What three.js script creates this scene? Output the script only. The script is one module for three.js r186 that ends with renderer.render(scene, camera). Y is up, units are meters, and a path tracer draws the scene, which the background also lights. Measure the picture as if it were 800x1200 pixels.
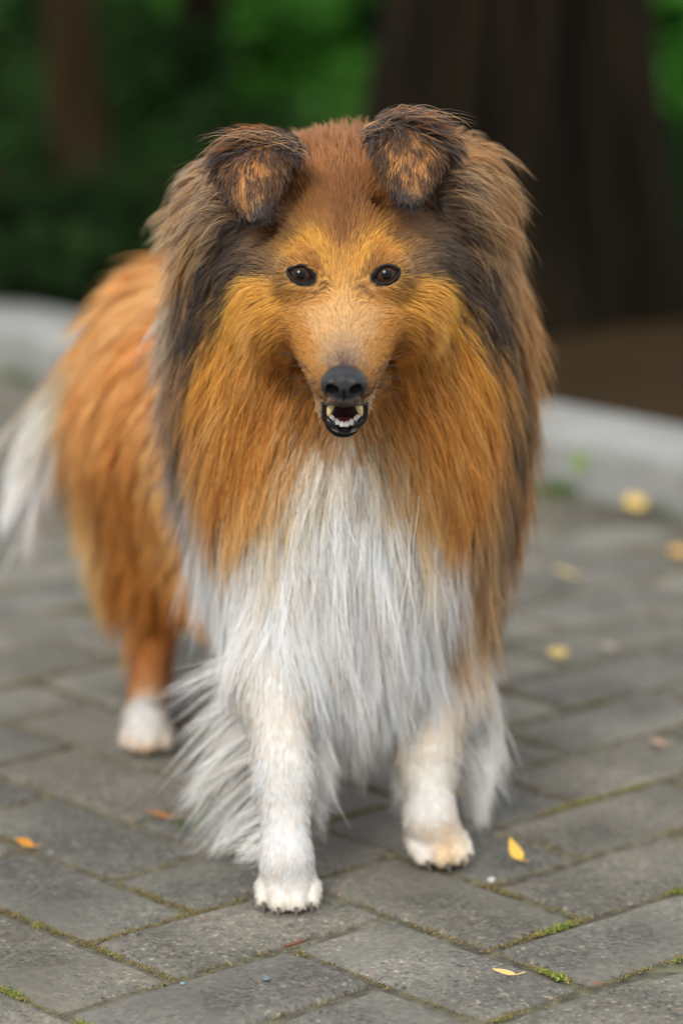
import * as THREE from 'three';
import { mergeGeometries } from 'three/addons/utils/BufferGeometryUtils.js';

// ------------------------------------------------------------------ camera, sky, sun, exposure
const scene = new THREE.Scene();
const CAM_H = 0.80, PITCH = 0.2140, FPX = 3912;           // eye height, downward pitch, focal length in photo pixels
const camera = new THREE.PerspectiveCamera(2 * Math.atan(600 / FPX) * 180 / Math.PI, 682 / 1024, 0.05, 400);
camera.position.set(0, CAM_H, 0);
camera.rotation.set(-PITCH, 0, 0);
camera.focus = 2.305;
camera.userData.fStop = 2.9;
const renderer = new THREE.WebGLRenderer({ antialias: true });
renderer.setSize(682, 1024);
renderer.toneMapping = THREE.LinearToneMapping;
renderer.toneMappingExposure = 1.58;
renderer.shadowMap.enabled = true;
renderer.shadowMap.type = THREE.PCFSoftShadowMap;

// overcast sky: bright veil of cloud, a little brighter overhead, soft large cloud structure
function overcastSky() {
  const w = 256, h = 128, d = new Float32Array(w * h * 4);
  for (let j = 0; j < h; j++) for (let i = 0; i < w; i++) {
    const el = (j + 0.5) / h * Math.PI - Math.PI / 2, az = (i + 0.5) / w * Math.PI * 2;
    const up = Math.max(0, Math.sin(el));
    let v = 0.56 + 0.80 * up;
    v *= 1 + 0.10 * Math.sin(az * 3 + 1.3 + 2 * Math.sin(el * 5)) * Math.cos(el) + 0.06 * Math.sin(az * 7 + el * 9);
    if (el < 0) v = 0.5 * Math.exp(el * 3);
    const o = (j * w + i) * 4;
    d[o] = v * 0.97; d[o + 1] = v * 1.0; d[o + 2] = v * 1.05; d[o + 3] = 1;
  }
  const t = new THREE.DataTexture(d, w, h, THREE.RGBAFormat, THREE.FloatType);
  t.mapping = THREE.EquirectangularReflectionMapping; t.magFilter = THREE.LinearFilter; t.needsUpdate = true;
  return t;
}
scene.background = overcastSky();
scene.environment = scene.background;
scene.backgroundIntensity = 1.0; scene.environmentIntensity = 1.0;
const sun = new THREE.DirectionalLight(new THREE.Color(1.0, 0.96, 0.88), 1.5);
sun.position.set(-1.5, 3.8, 2.0); sun.target.position.set(0, 0.2, -2.6);
sun.castShadow = true; sun.shadow.radius = 30; sun.shadow.mapSize.set(2048, 2048);
Object.assign(sun.shadow.camera, { left: -4, right: 4, top: 4, bottom: -4, near: 0.1, far: 20 });
scene.add(sun, sun.target);

// ------------------------------------------------------------------ helpers
let seed = 12345;
function rnd() { seed = (seed + 0x6d2b79f5) | 0; let t = Math.imul(seed ^ (seed >>> 15), 1 | seed); t = (t + Math.imul(t ^ (t >>> 7), 61 | t)) ^ t; return ((t ^ (t >>> 14)) >>> 0) / 4294967296; }
const gauss = () => (rnd() + rnd() + rnd() + rnd() - 2) * 1.0;
const lerp = (a, b, t) => a + (b - a) * t, clamp = (x, a, b) => Math.min(b, Math.max(a, x)), smooth = (a, b, x) => { const t = clamp((x - a) / (b - a), 0, 1); return t * t * (3 - 2 * t); };
const lin = (c) => { c /= 255; return c <= 0.04045 ? c / 12.92 : Math.pow((c + 0.055) / 1.055, 2.4); };
const rgb = (r, g, b) => [lin(r), lin(g), lin(b)];
const SP = Math.sin(PITCH), CP = Math.cos(PITCH);
const FWD = [0, -SP, -CP], UPC = [0, CP, -SP];
// a place in the world from a direction (photo pixel) and a distance along the view axis
const at = (px, py, z) => { const x = (px - 400) / FPX * z, y = -(py - 600) / FPX * z; return [x, CAM_H + y * UPC[1] + z * FWD[1], y * UPC[2] + z * FWD[2]]; };
const onGround = (px, py, h = 0) => { const k = FPX * (CAM_H - h) / (CP * (py - 600 + FPX * SP / CP)); return at(px, py, k); };
const names = {};
function numbered(n) { if (names[n] === undefined) { names[n] = 0; return n; } names[n]++; return n + '_' + String(names[n]).padStart(3, '0'); }
function mesh(name, g, m, parent = scene) { const o = new THREE.Mesh(g, m); o.name = parent === scene ? numbered(name) : name; o.castShadow = o.receiveShadow = true; parent.add(o); return o; }
function tag(o, label, category, group) { o.userData.label = label; o.userData.category = category; if (group) o.userData.group = group; return o; }
function thing(name, label, category, p = [0, 0, 0], group) { const g = new THREE.Group(); g.name = numbered(name); g.position.set(...p); scene.add(g); return tag(g, label, category, group); }
const structure = (o) => { o.userData.kind = 'structure'; return o; };
const stuff = (o) => { o.userData.kind = 'stuff'; return o; };
// value noise in 3-D
const hash3 = (x, y, z) => { let h = Math.imul(x, 374761393) ^ Math.imul(y, 668265263) ^ Math.imul(z, 1274126177); h = Math.imul(h ^ (h >>> 13), 1103515245); return ((h ^ (h >>> 16)) >>> 0) / 4294967296; };
function noise3(x, y, z) {
  const X = Math.floor(x), Y = Math.floor(y), Z = Math.floor(z); let u = x - X, v = y - Y, w = z - Z;
  u = u * u * (3 - 2 * u); v = v * v * (3 - 2 * v); w = w * w * (3 - 2 * w);
  const L = (a, b, t) => a + (b - a) * t;
  return L(L(L(hash3(X, Y, Z), hash3(X + 1, Y, Z), u), L(hash3(X, Y + 1, Z), hash3(X + 1, Y + 1, Z), u), v),
    L(L(hash3(X, Y, Z + 1), hash3(X + 1, Y, Z + 1), u), L(hash3(X, Y + 1, Z + 1), hash3(X + 1, Y + 1, Z + 1), u), v), w) * 2 - 1;
}
const fbm = (x, y, z, o = 4) => { let s = 0, a = 0.5; for (let i = 0; i < o; i++) { s += a * noise3(x, y, z); x = x * 2.03 + 7.1; y = y * 2.03 + 3.7; z = z * 2.03 + 5.3; a *= 0.5; } return s; };
function dataTex(n, fn, srgb, rep = 1) {
  const d = new Uint8Array(n * n * 4);
  for (let j = 0; j < n; j++) for (let i = 0; i < n; i++) { const c = fn(i / n, j / n), o = (j * n + i) * 4; for (let k = 0; k < 3; k++) d[o + k] = clamp(Math.round((Array.isArray(c) ? c[k] : c) * 255), 0, 255); d[o + 3] = 255; }
  const t = new THREE.DataTexture(d, n, n); t.wrapS = t.wrapT = THREE.RepeatWrapping; t.magFilter = THREE.LinearFilter; if (srgb) t.colorSpace = THREE.SRGBColorSpace; t.repeat.set(rep, rep); t.needsUpdate = true; return t;
}
// tileable noise: a 2-D slice of noise on a torus would do; here blend of shifted copies
const tile = (fn) => (u, v) => { const a = fn(u, v), b = fn(u - 1, v), c = fn(u, v - 1), d = fn(u - 1, v - 1); const s = smooth(0.8, 1, u), t = smooth(0.8, 1, v); return lerp(lerp(a, b, s), lerp(c, d, s), t); };

// ------------------------------------------------------------------ ground: paved herringbone, kerb, woodland floor
const UANG = 42 * Math.PI / 180, CELL = 0.100;
const P0 = onGround(690, 1155);                              // a joint corner seen in the picture
const UX = [Math.cos(UANG), -Math.sin(UANG)], VX = [-Math.sin(UANG), -Math.cos(UANG)];   // (x, z) of the two paving directions
const cellPoint = (a, b) => [P0[0] + (a * UX[0] + b * VX[0]) * CELL, P0[2] + (a * UX[1] + b * VX[1]) * CELL];
const K0 = onGround(40, 440), K1 = onGround(800, 603);       // foot of the kerb
const kd = Math.hypot(K1[0] - K0[0], K1[2] - K0[2]), KX = [(K1[0] - K0[0]) / kd, (K1[2] - K0[2]) / kd], KN = [KX[1], -KX[0]];   // along the kerb; away from the camera
const kerbSide = (x, z) => (x - K0[0]) * KN[0] + (z - K0[2]) * KN[1];
const aggregate = tile((u, v) => fbm(u * 90, v * 90, 1.5, 3));
const speck = tile((u, v) => noise3(u * 150, v * 150, 9.2));
const blot = tile((u, v) => fbm(u * 5, v * 5, 3.1, 4));
const paverMap = dataTex(512, (u, v) => { const s = speck(u, v), a = aggregate(u, v), b = blot(u, v); let g = 0.395 + a * 0.14 + b * 0.12; if (s > 0.52) g += (s - 0.52) * 0.55; if (s < -0.62) g -= 0.12; const w = noise3(u * 60, v * 60, 4.4) > 0.55 ? 0.03 : 0; return [g * 1.05 + w, g * 1.015, g * 0.92 - w * 0.3]; }, true);
const paverBump = dataTex(512, (u, v) => 0.5 + aggregate(u, v) * 0.5 + speck(u, v) * 0.25, false);
const paverMats = [[1, 1, 1], [0.86, 0.87, 0.88], [1.08, 1.06, 1.02], [0.94, 0.92, 0.88]].map((c) => { const m = new THREE.MeshStandardMaterial({ map: paverMap, bumpMap: paverBump, bumpScale: 0.0012, roughness: 0.92 }); m.color.setRGB(...c.map((x) => Math.min(1, x * 0.84))); return m; });
function paverGeometry(k) {                                  // 2 x 1 cells, worn edges, uv in metres
  const L = CELL * 2 - 0.007, W = CELL - 0.007, H = 0.05, c = 0.0045, nx = 10, nz = 5, pos = [], uv = [], idx = [];
  const ou = (k * 0.37) % 1, ov = (k * 0.61) % 1;
  const ring = (ins, y, wob) => { const pts = []; const a = L / 2 - ins, b = W / 2 - ins; for (let i = 0; i < nx; i++) pts.push([-a + 2 * a * i / nx, b]); for (let i = 0; i < nz; i++) pts.push([a, b - 2 * b * i / nz]); for (let i = 0; i < nx; i++) pts.push([a - 2 * a * i / nx, -b]); for (let i = 0; i < nz; i++) pts.push([-a, -b + 2 * b * i / nz]);
    return pts.map(([x, z], i) => { const n = wob * noise3(i * 0.7 + k * 13, ins * 900, k * 5.1); const q = [x * (1 - n * 0.012), y + (wob ? 0.0008 * noise3(i * 0.5, k * 3, 8) : 0), z * (1 - n * 0.02)]; if (Math.abs(x) > a - 1e-6 && Math.abs(z) > b - 1e-6) { q[0] *= 0.985; q[2] *= 0.97; } return q; }); };
  const rings = [ring(0, -H, 0), ring(0, -c, 1), ring(c * 0.45, -c * 0.28, 1), ring(c * 1.3, 0, 1)], N = 2 * (nx + nz);
  for (const r of rings) for (const p of r) { pos.push(...p); uv.push(p[0] / 0.35 + ou + (p[1] < -c ? p[1] : 0), p[2] / 0.35 + ov); }
  for (let r = 0; r < 3; r++) for (let i = 0; i < N; i++) { const a = r * N + i, b = r * N + (i + 1) % N; idx.push(a, b, a + N, b, b + N, a + N); }
  const ctr = pos.length / 3; pos.push(0, 0.0006, 0); uv.push(ou, ov);
  for (let i = 0; i < N; i++) idx.push(3 * N + i, 3 * N + (i + 1) % N, ctr);
  const g = new THREE.BufferGeometry(); g.setAttribute('position', new THREE.Float32BufferAttribute(pos, 3)); g.setAttribute('uv', new THREE.Float32BufferAttribute(uv, 2)); g.setIndex(idx); g.computeVertexNormals(); return g;
}
const paverGeos = Array.from({ length: 8 }, (_, k) => paverGeometry(k));
const joints = [];
{
  const pavement = new THREE.Group(); pavement.name = 'pavement'; structure(pavement); scene.add(pavement);
  const list = [];
  for (let a = -24; a < 24; a++) for (let b = -16; b < 36; b++) {
    const m = (((a - b) % 4) + 4) % 4; if (m !== 0 && m !== 3) continue;
    const horizontal = m === 0, c = horizontal ? cellPoint(a + 1, b + 0.5) : cellPoint(a + 0.5, b + 1);
    if (kerbSide(c[0], c[1]) > -0.10 || c[1] > -1.2 || Math.abs(c[0]) > 1.6) continue;
    const z = -c[1], off = Math.max(0, Math.abs(c[0]) - z * 0.105);
    list.push({ c, horizontal, key: off * 6 + Math.abs(z - 2.5) * 0.5 + (z < 2.05 ? 3 : 0) });
    if (horizontal) joints.push([a, b, 1, 0, 2], [a, b, 0, 1, 1]); else joints.push([a, b, 1, 0, 1], [a, b, 0, 1, 2]);
  }
  list.sort((p, q) => p.key - q.key);
  const rest = [];
  list.forEach((p, i) => {
    const k = Math.floor(rnd() * 8), mi = Math.floor(rnd() * 4), lift = -rnd() * 0.003, tx = gauss() * 0.008, tz = gauss() * 0.008, flip = rnd() < 0.5 ? Math.PI : 0;
    const ry = (p.horizontal ? 0 : Math.PI / 2) + UANG + flip + gauss() * 0.008;
    if (i < 300) { const o = mesh('paver', paverGeos[k], paverMats[mi], pavement); if (i) o.name = 'paver_' + String(i).padStart(3, '0'); o.position.set(p.c[0], lift, p.c[1]); o.rotation.set(tx, ry, tz, 'YXZ'); } else {
      const g = paverGeos[k].clone(); g.applyMatrix4(new THREE.Matrix4().compose(new THREE.Vector3(p.c[0], lift, p.c[1]), new THREE.Quaternion().setFromEuler(new THREE.Euler(tx, ry, tz, 'YXZ')), new THREE.Vector3(1, 1, 1))); rest.push(g);
    }
  });
  stuff(mesh('paver_field', mergeGeometries(rest), paverMats[0], pavement));
  // sandy, mossy joint filling between the pavers
  const bed = new THREE.PlaneGeometry(9, 9, 1, 1); bed.rotateX(-Math.PI / 2); bed.rotateY(Math.atan2(-KX[1], KX[0]));
  { const c = [K0[0] + KX[0] * kd * 0.5 - KN[0] * 4.49, K0[2] + KX[1] * kd * 0.5 - KN[1] * 4.49]; bed.translate(c[0], -0.0040, c[1]); }
  const bp = bed.attributes.position, buv = []; for (let i = 0; i < bp.count; i++) buv.push(bp.getX(i), bp.getZ(i)); bed.setAttribute('uv', new THREE.Float32BufferAttribute(buv, 2));
  const bn = tile((u, v) => fbm(u * 6, v * 6, 22, 3)), bf = tile((u, v) => noise3(u * 140, v * 140, 3)), bm = tile((u, v) => fbm(u * 9 + 3, v * 9, 41, 3));
  const bedMap = dataTex(512, (u, v) => { const n = bn(u, v), f = bf(u, v), mo = smooth(0.0, 0.25, bm(u, v)); const e = [0.34 + 0.1 * n + 0.10 * f, 0.32 + 0.1 * n + 0.10 * f, 0.27 + 0.08 * n + 0.08 * f], g = [0.33 + 0.1 * f, 0.33 + 0.1 * f, 0.23 + 0.06 * f]; return [0, 1, 2].map((i) => lerp(e[i], g[i], mo * 0.5)); }, true);
  mesh('joint_filling', bed, new THREE.MeshStandardMaterial({ map: bedMap, roughness: 1, bumpMap: dataTex(256, (u, v) => 0.5 + 0.4 * bf(u, v), false), bumpScale: 0.002 }), pavement);
}
// moss in the joints: tiny cushions, thicker where the photograph shows green
{
  const spots = [[660, 1085, 26, 1], [645, 1095, 16, 1], [640, 1140, 18, 1], [655, 1143, 10, 1], [700, 1010, 18, 0.6], [605, 1038, 16, 0.7], [755, 925, 22, 0.9], [730, 935, 20, 0.8], [660, 950, 20, 0.7], [690, 938, 14, 0.8], [440, 1090, 8, 1.2], [342, 1120, 12, 1], [230, 1157, 10, 1], [20, 1158, 20, 1.2], [400, 1180, 10, 1], [15, 1095, 14, 0.8], [40, 1083, 12, 0.7], [430, 1025, 20, 0.9], [410, 1035, 14, 0.9], [700, 825, 16, 0.8], [625, 857, 18, 0.8], [800, 1125, 14, 0.8], [795, 1045, 12, 1], [100, 1198, 12, 1], [600, 1195, 14, 0.9], [510, 1165, 8, 0.6], [640, 720, 20, 0.5], [790, 1195, 12, 1], [105, 905, 14, 0.4], [65, 918, 12, 0.5], [20, 975, 20, 0.5], [135, 1110, 22, 0.5], [185, 1040, 22, 0.45], [230, 970, 14, 0.7]].map(([x, y, r, w]) => { const g = onGround(x, y); return [g[0], g[2], r * -g[2] / FPX * 1.2, w]; });
  const g = new THREE.IcosahedronGeometry(1, 0), pts = [];
  for (const [a, b, du, dv, len] of joints) for (let k = 0; k < 800 * len; k++) {
    const t = rnd() * len, s = gauss() * 0.0036 / CELL, [x, z] = cellPoint(a + du * t + dv * s, b + dv * t + du * s);
    if (-z > 4.6 || -z < 2.0 || Math.abs(x) > -z * 0.13) continue;
    let w = 0.10 + 0.55 * smooth(0.02, 0.4, fbm(x * 9, z * 9, 4.5, 3) + fbm(x * 40, z * 40, 1, 2) * 0.35);
    let green = 0.15; for (const [sx, sz, r, q] of spots) { const e = Math.exp(-((x - sx) ** 2 + (z - sz) ** 2 * 0.6) / (r * r)); w += q * e * 1.3; green = Math.max(green, q * e); }
    if (rnd() > w) continue;
    pts.push([x, z, green]);
  }
  const moss = new THREE.InstancedMesh(g, new THREE.MeshStandardMaterial({ roughness: 1 }), pts.length), M = new THREE.Matrix4(), Q = new THREE.Quaternion(), E = new THREE.Euler(), C = new THREE.Color();
  pts.forEach(([x, z, gr], i) => { const r = (0.00025 + rnd() * rnd() * 0.0009) * (0.85 + gr * 0.5); E.set(rnd() * 6, rnd() * 6, rnd() * 6); Q.setFromEuler(E); M.compose(new THREE.Vector3(x, -0.0034 + rnd() * 0.0026 + gr * 0.0022 * rnd(), z), Q, new THREE.Vector3(r * (0.5 + rnd()), r * (0.4 + 1.6 * rnd()), r * (0.5 + rnd()))); moss.setMatrixAt(i, M); const k = rnd(), hue = clamp(gr * 0.9 + gauss() * 0.25, 0, 1); const dry = [0.15, 0.105, 0.048], yel = [0.20, 0.17, 0.045], grn = [0.13, 0.19, 0.022]; const c0 = hue < 0.4 ? dry.map((d, j) => lerp(d, yel[j], hue / 0.4)) : yel.map((d, j) => lerp(d, grn[j], (hue - 0.4) / 0.6)); C.setRGB(...c0.map((c) => c * (0.6 + 0.8 * k))); moss.setColorAt(i, C); });
  moss.name = 'moss'; stuff(moss); moss.castShadow = moss.receiveShadow = true; scene.add(moss);
}
// kerb of rounded concrete stones
{
  const kerb = new THREE.Group(); kerb.name = 'kerb'; structure(kerb); scene.add(kerb);
  const km = dataTex(512, (u, v) => { const g = 0.60 + 0.10 * blot(u, v) + 0.10 * aggregate(u, v) + (speck(u, v) > 0.6 ? -0.08 : 0); return [g * 1.0, g, g * 0.97]; }, true);
  const H = 0.066, W = 0.13, R = 0.022;
  const s = new THREE.Shape(); s.moveTo(0, -0.15); s.lineTo(0, H - R); s.absarc(R, H - R, R, Math.PI, Math.PI / 2, true); s.lineTo(W - R * 0.5, H); s.absarc(W - R * 0.5, H - R * 0.5, R * 0.5, Math.PI / 2, 0, true); s.lineTo(W, -0.15); s.closePath();
  const g = new THREE.ExtrudeGeometry(s, { depth: 0.985, bevelEnabled: true, bevelSize: 0.004, bevelThickness: 0.004, bevelSegments: 1, curveSegments: 6 });
  const mats = [0, 1, 2].map((k) => { const t = km.clone(); t.offset.set(k * 0.3, k * 0.17); t.repeat.set(2.2, 2.2); t.needsUpdate = true; const m = new THREE.MeshStandardMaterial({ map: t, roughness: 0.9, bumpMap: paverBump, bumpScale: 0.001 }); m.color.setScalar([0.76, 0.70, 0.80][k]); return m; });
  for (let k = -5; k < 6; k++) {
    const o = mesh('kerb_stone', g, mats[(k + 6) % 3], kerb); const t = kd * 0.5 + k * 1.0 + 0.28;
    o.position.set(K0[0] + KX[0] * t, gauss() * 0.002, K0[2] + KX[1] * t);
    o.matrixAutoUpdate = false; o.updateMatrix();
    const b = new THREE.Matrix4().makeBasis(new THREE.Vector3(KN[0], 0, KN[1]), new THREE.Vector3(0, 1, 0), new THREE.Vector3(KN[0], 0, KN[1]).cross(new THREE.Vector3(0, 1, 0)));
    o.quaternion.setFromRotationMatrix(b); o.matrixAutoUpdate = true; if (k > -5) o.name = 'kerb_stone_' + String(k + 5).padStart(3, '0');
  }
}
const soilY = (n, t) => 0.046 + 0.018 * fbm(n * 1.3, t * 1.3, 7, 3) + 0.02 * smooth(0.5, 4, n);
const fromKerb = (t, n) => [K0[0] + KX[0] * (kd * 0.5 + t) + KN[0] * n, K0[2] + KX[1] * (kd * 0.5 + t) + KN[1] * n];
{ // woodland floor behind the kerb, out to the horizon
  const ns = [0.127]; while (ns[ns.length - 1] < 220) { const n = ns[ns.length - 1]; ns.push(n + Math.max(0.05, n * 0.06)); }
  const ts = [0]; while (ts[ts.length - 1] < 220) { const n = ts[ts.length - 1]; ts.push(n + Math.max(0.08, n * 0.07)); }
  const T = [...ts.slice(1).reverse().map((x) => -x), ...ts], pos = [], uv = [], col = [], idx = [];
  for (const n of ns) for (const t of T) {
    const [x, z] = fromKerb(t, n); pos.push(x, soilY(n, t), z); uv.push(t / 0.8, n / 0.8);
    const k = 0.5 + 0.5 * fbm(x * 2.3, z * 2.3, 12, 4), g = smooth(3.2, 6, n) * smooth(-0.2, 0.25, fbm(x * 0.6, z * 0.6, 2, 3) + 0.15);
    const c = [0.026, 0.0155, 0.006].map((q, i) => lerp(q * (0.6 + 0.9 * k), [0.05, 0.095, 0.02][i] * (0.7 + 0.6 * k), g)); col.push(...c);
  }
  const m = T.length; for (let i = 0; i < ns.length - 1; i++) for (let j = 0; j < m - 1; j++) { const a = i * m + j; idx.push(a, a + 1, a + m, a + 1, a + m + 1, a + m); }
  const g = new THREE.BufferGeometry(); g.setAttribute('position', new THREE.Float32BufferAttribute(pos, 3)); g.setAttribute('uv', new THREE.Float32BufferAttribute(uv, 2)); g.setAttribute('color', new THREE.Float32BufferAttribute(col, 3)); g.setIndex(idx); g.computeVertexNormals();
  const sn = tile((u, v) => fbm(u * 24, v * 24, 31, 4));
  structure(mesh('ground', g, new THREE.MeshPhysicalMaterial({ vertexColors: true, roughness: 1, specularIntensity: 0.1, bumpMap: dataTex(256, (u, v) => 0.5 + 0.5 * sn(u, v), false), bumpScale: 0.01 })));
}
// a pointed leaf, folded along its midrib
function leafGeometry(L, W, bend = 0.2, seg = 4) {
  const pos = [], idx = [];
  for (let i = 0; i <= seg; i++) { const t = i / seg, w = W * Math.pow(Math.sin(Math.PI * Math.pow(t, 0.8)), 0.9) * 0.5, y = L * bend * t * t; pos.push(-w, y + w * 0.3, -L * t, 0, y, -L * t, w, y + w * 0.3, -L * t); }
  for (let i = 0; i < seg; i++) { const a = i * 3; idx.push(a, a + 1, a + 3, a + 1, a + 4, a + 3, a + 1, a + 2, a + 4, a + 2, a + 5, a + 4); }
  const g = new THREE.BufferGeometry(); g.setAttribute('position', new THREE.Float32BufferAttribute(pos, 3)); g.setIndex(idx); g.computeVertexNormals(); return g;
}
const leafMat = () => new THREE.MeshPhysicalMaterial({ roughness: 1, specularIntensity: 0.1, transmission: 0.3, thickness: 0, side: THREE.DoubleSide });
const crownMat = leafMat(), cardLeaf = leafGeometry(1, 0.55, 0.15, 3);
function leafCloud(name, parent, n, size, place, color) {
  const o = new THREE.InstancedMesh(cardLeaf, crownMat, n), M = new THREE.Matrix4(), Q = new THREE.Quaternion(), E = new THREE.Euler(), C = new THREE.Color();
  for (let i = 0; i < n; i++) { const p = place(i), s = size * (0.6 + 0.8 * rnd()); E.set((rnd() - 0.5) * 2.4, rnd() * 6.28, (rnd() - 0.5) * 1.6); Q.setFromEuler(E); M.compose(new THREE.Vector3(...p), Q, new THREE.Vector3(s, s, s)); o.setMatrixAt(i, M); const c = color(p), k = 0.65 + 0.7 * rnd(); C.setRGB(c[0] * k, c[1] * k, c[2] * k); o.setColorAt(i, C); }
  o.name = name; o.castShadow = o.receiveShadow = true; parent.add(o); stuff(o); return o;
}
const barkBump = tile((u, v) => fbm(u * 26 + 1.5 * fbm(u * 4, v * 2, 8, 2), v * 5, 17, 4));
const barkMap = dataTex(512, (u, v) => { const b = barkBump(u, v), g = 0.25 + 0.17 * b; return [g * 1.04, g * 0.88, g * 0.62]; }, true);
const barkMat = new THREE.MeshPhysicalMaterial({ map: barkMap, roughness: 1, specularIntensity: 0.15, bumpMap: dataTex(256, (u, v) => 0.5 + 0.6 * barkBump(u, v), false), bumpScale: 0.012 });
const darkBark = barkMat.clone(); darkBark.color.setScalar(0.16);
const slimBark = barkMat.clone(); slimBark.color.setRGB(0.55, 0.5, 0.4);
function trunkGeometry(path, radius, ridges) {               // path(t), radius(t, angle)
  const nv = 48, nu = 48, pos = [], uv = [], idx = [];
  for (let j = 0; j <= nv; j++) { const t = j / nv, c = path(t); for (let i = 0; i <= nu; i++) { const a = i / nu * Math.PI * 2, r = radius(t, a) * (1 + ridges * fbm(Math.cos(a) * 4.5, Math.sin(a) * 4.5, c[1] * 1.4, 3)); pos.push(c[0] + Math.cos(a) * r, c[1], c[2] + Math.sin(a) * r); uv.push(i / nu * 2, c[1] / 1.2); } }
  for (let j = 0; j < nv; j++) for (let i = 0; i < nu; i++) { const a = j * (nu + 1) + i; idx.push(a, a + nu + 1, a + 1, a + 1, a + nu + 1, a + nu + 2); }
  const g = new THREE.BufferGeometry(); g.setAttribute('position', new THREE.Float32BufferAttribute(pos, 3)); g.setAttribute('uv', new THREE.Float32BufferAttribute(uv, 2)); g.setIndex(idx); g.computeVertexNormals(); return g;
}
function tree(label, px, z, r, height, lean, flare, crown, bark = darkBark) {
  const b = at(px, 600, z), base = [b[0], 0.02, b[2]];
  const t = thing('tree', label, 'tree', base);
  const path = (s) => { const y = -0.25 + s * s * 0.4 * (height + 0.25) + s * 0.6 * (height + 0.25); return [lean * y + 0.03 * Math.sin(y * 1.7 + px), y, 0.03 * Math.sin(y * 1.3)]; };
  mesh('trunk', trunkGeometry(path, (s, a) => { const y = path(s)[1]; return r * (1 - 0.35 * s) + r * flare * Math.exp(-Math.max(0, y) * 3.2) * (1 + 0.35 * Math.sin(a * 5 + px)); }, 0.06), bark, t);
  const top = path(1);
  for (let k = 0; k < 5; k++) {
    const a = k * 1.256 + px, q = path(0.72 + 0.05 * k), e = [Math.cos(a) * crown * 0.75, 0.9 + rnd() * 0.9, Math.sin(a) * crown * 0.75];
    const curve = new THREE.CatmullRomCurve3([new THREE.Vector3(...q), new THREE.Vector3(q[0] + e[0] * 0.4, q[1] + e[1] * 0.6, q[2] + e[2] * 0.4), new THREE.Vector3(q[0] + e[0], q[1] + e[1], q[2] + e[2])]);
    mesh('limb', new THREE.TubeGeometry(curve, 10, r * 0.22, 7), bark, t);
  }
  leafCloud('crown', t, Math.round(650 * crown * crown), 0.16, () => { let x, y, w; do { x = rnd() * 2 - 1; y = rnd() * 2 - 1; w = rnd() * 2 - 1; } while (x * x + y * y + w * w > 1 || fbm(x * 3 + px, y * 3, w * 3, 3) < -0.12); return [top[0] + x * crown, top[1] + 0.5 + y * crown * 0.6, top[2] + w * crown]; }, () => [0.05, 0.1, 0.022]);
  return t;
}
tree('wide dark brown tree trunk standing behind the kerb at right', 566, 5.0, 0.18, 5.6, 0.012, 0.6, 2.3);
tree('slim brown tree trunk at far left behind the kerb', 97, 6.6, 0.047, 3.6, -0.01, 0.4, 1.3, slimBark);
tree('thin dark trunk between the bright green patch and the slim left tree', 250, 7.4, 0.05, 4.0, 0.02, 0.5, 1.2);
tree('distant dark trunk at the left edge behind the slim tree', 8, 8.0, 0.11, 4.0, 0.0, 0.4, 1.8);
function shrub(label, px, z, w, h, n, c, cat = 'shrub') {
  const b = at(px, 600, z), t = thing('shrub', label, cat, [b[0], 0.03, b[2]]), blobs = Array.from({ length: 9 }, () => [gauss() * w * 0.55, h * (0.25 + 0.6 * rnd()), gauss() * w * 0.45, 0.22 + 0.22 * rnd()]);
  const stems = []; for (let k = 0; k < 6; k++) { const q = blobs[k]; stems.push(new THREE.TubeGeometry(new THREE.CatmullRomCurve3([new THREE.Vector3(gauss() * 0.06, -0.05, gauss() * 0.06), new THREE.Vector3(q[0] * 0.4, q[1] * 0.5, q[2] * 0.4), new THREE.Vector3(q[0], q[1], q[2])]), 8, 0.011, 5)); }
  mesh('stem', mergeGeometries(stems), barkMat, t);
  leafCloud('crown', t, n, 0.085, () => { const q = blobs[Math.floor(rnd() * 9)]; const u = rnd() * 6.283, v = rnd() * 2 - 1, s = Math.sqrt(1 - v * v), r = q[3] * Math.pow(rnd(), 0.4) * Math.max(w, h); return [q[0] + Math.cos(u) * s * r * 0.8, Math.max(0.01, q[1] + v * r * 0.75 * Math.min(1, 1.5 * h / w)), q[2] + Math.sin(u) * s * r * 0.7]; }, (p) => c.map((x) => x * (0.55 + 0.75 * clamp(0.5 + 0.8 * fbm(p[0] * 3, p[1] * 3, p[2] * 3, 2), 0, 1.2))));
  return t;
}
shrub('dark green leafy shrub filling the gap left of the slim trunk', 30, 9.0, 0.7, 0.9, 3500, [0.06, 0.20, 0.024]);
shrub('mid green leafy shrub between the slim left trunk and the thin dark trunk', 170, 8.4, 0.7, 0.8, 4000, [0.06, 0.20, 0.022]);
shrub('bright light green bush between the dark trunk and the wide tree', 352, 11.6, 0.85, 1.05, 5000, [0.26, 0.44, 0.10]);
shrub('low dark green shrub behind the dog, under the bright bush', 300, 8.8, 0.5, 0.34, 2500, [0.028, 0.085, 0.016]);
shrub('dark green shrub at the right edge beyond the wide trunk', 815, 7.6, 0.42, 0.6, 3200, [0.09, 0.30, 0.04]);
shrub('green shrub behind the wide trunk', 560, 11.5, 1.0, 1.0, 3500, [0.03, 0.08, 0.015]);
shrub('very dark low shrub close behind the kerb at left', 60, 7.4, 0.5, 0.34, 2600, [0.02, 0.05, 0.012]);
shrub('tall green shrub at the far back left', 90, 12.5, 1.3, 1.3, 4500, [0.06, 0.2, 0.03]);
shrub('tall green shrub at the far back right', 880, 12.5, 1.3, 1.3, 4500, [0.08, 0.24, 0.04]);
shrub('low blackish green shrub right behind the kerb at the left edge', 20, 5.3, 0.45, 0.09, 2600, [0.012, 0.028, 0.007]);
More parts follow.
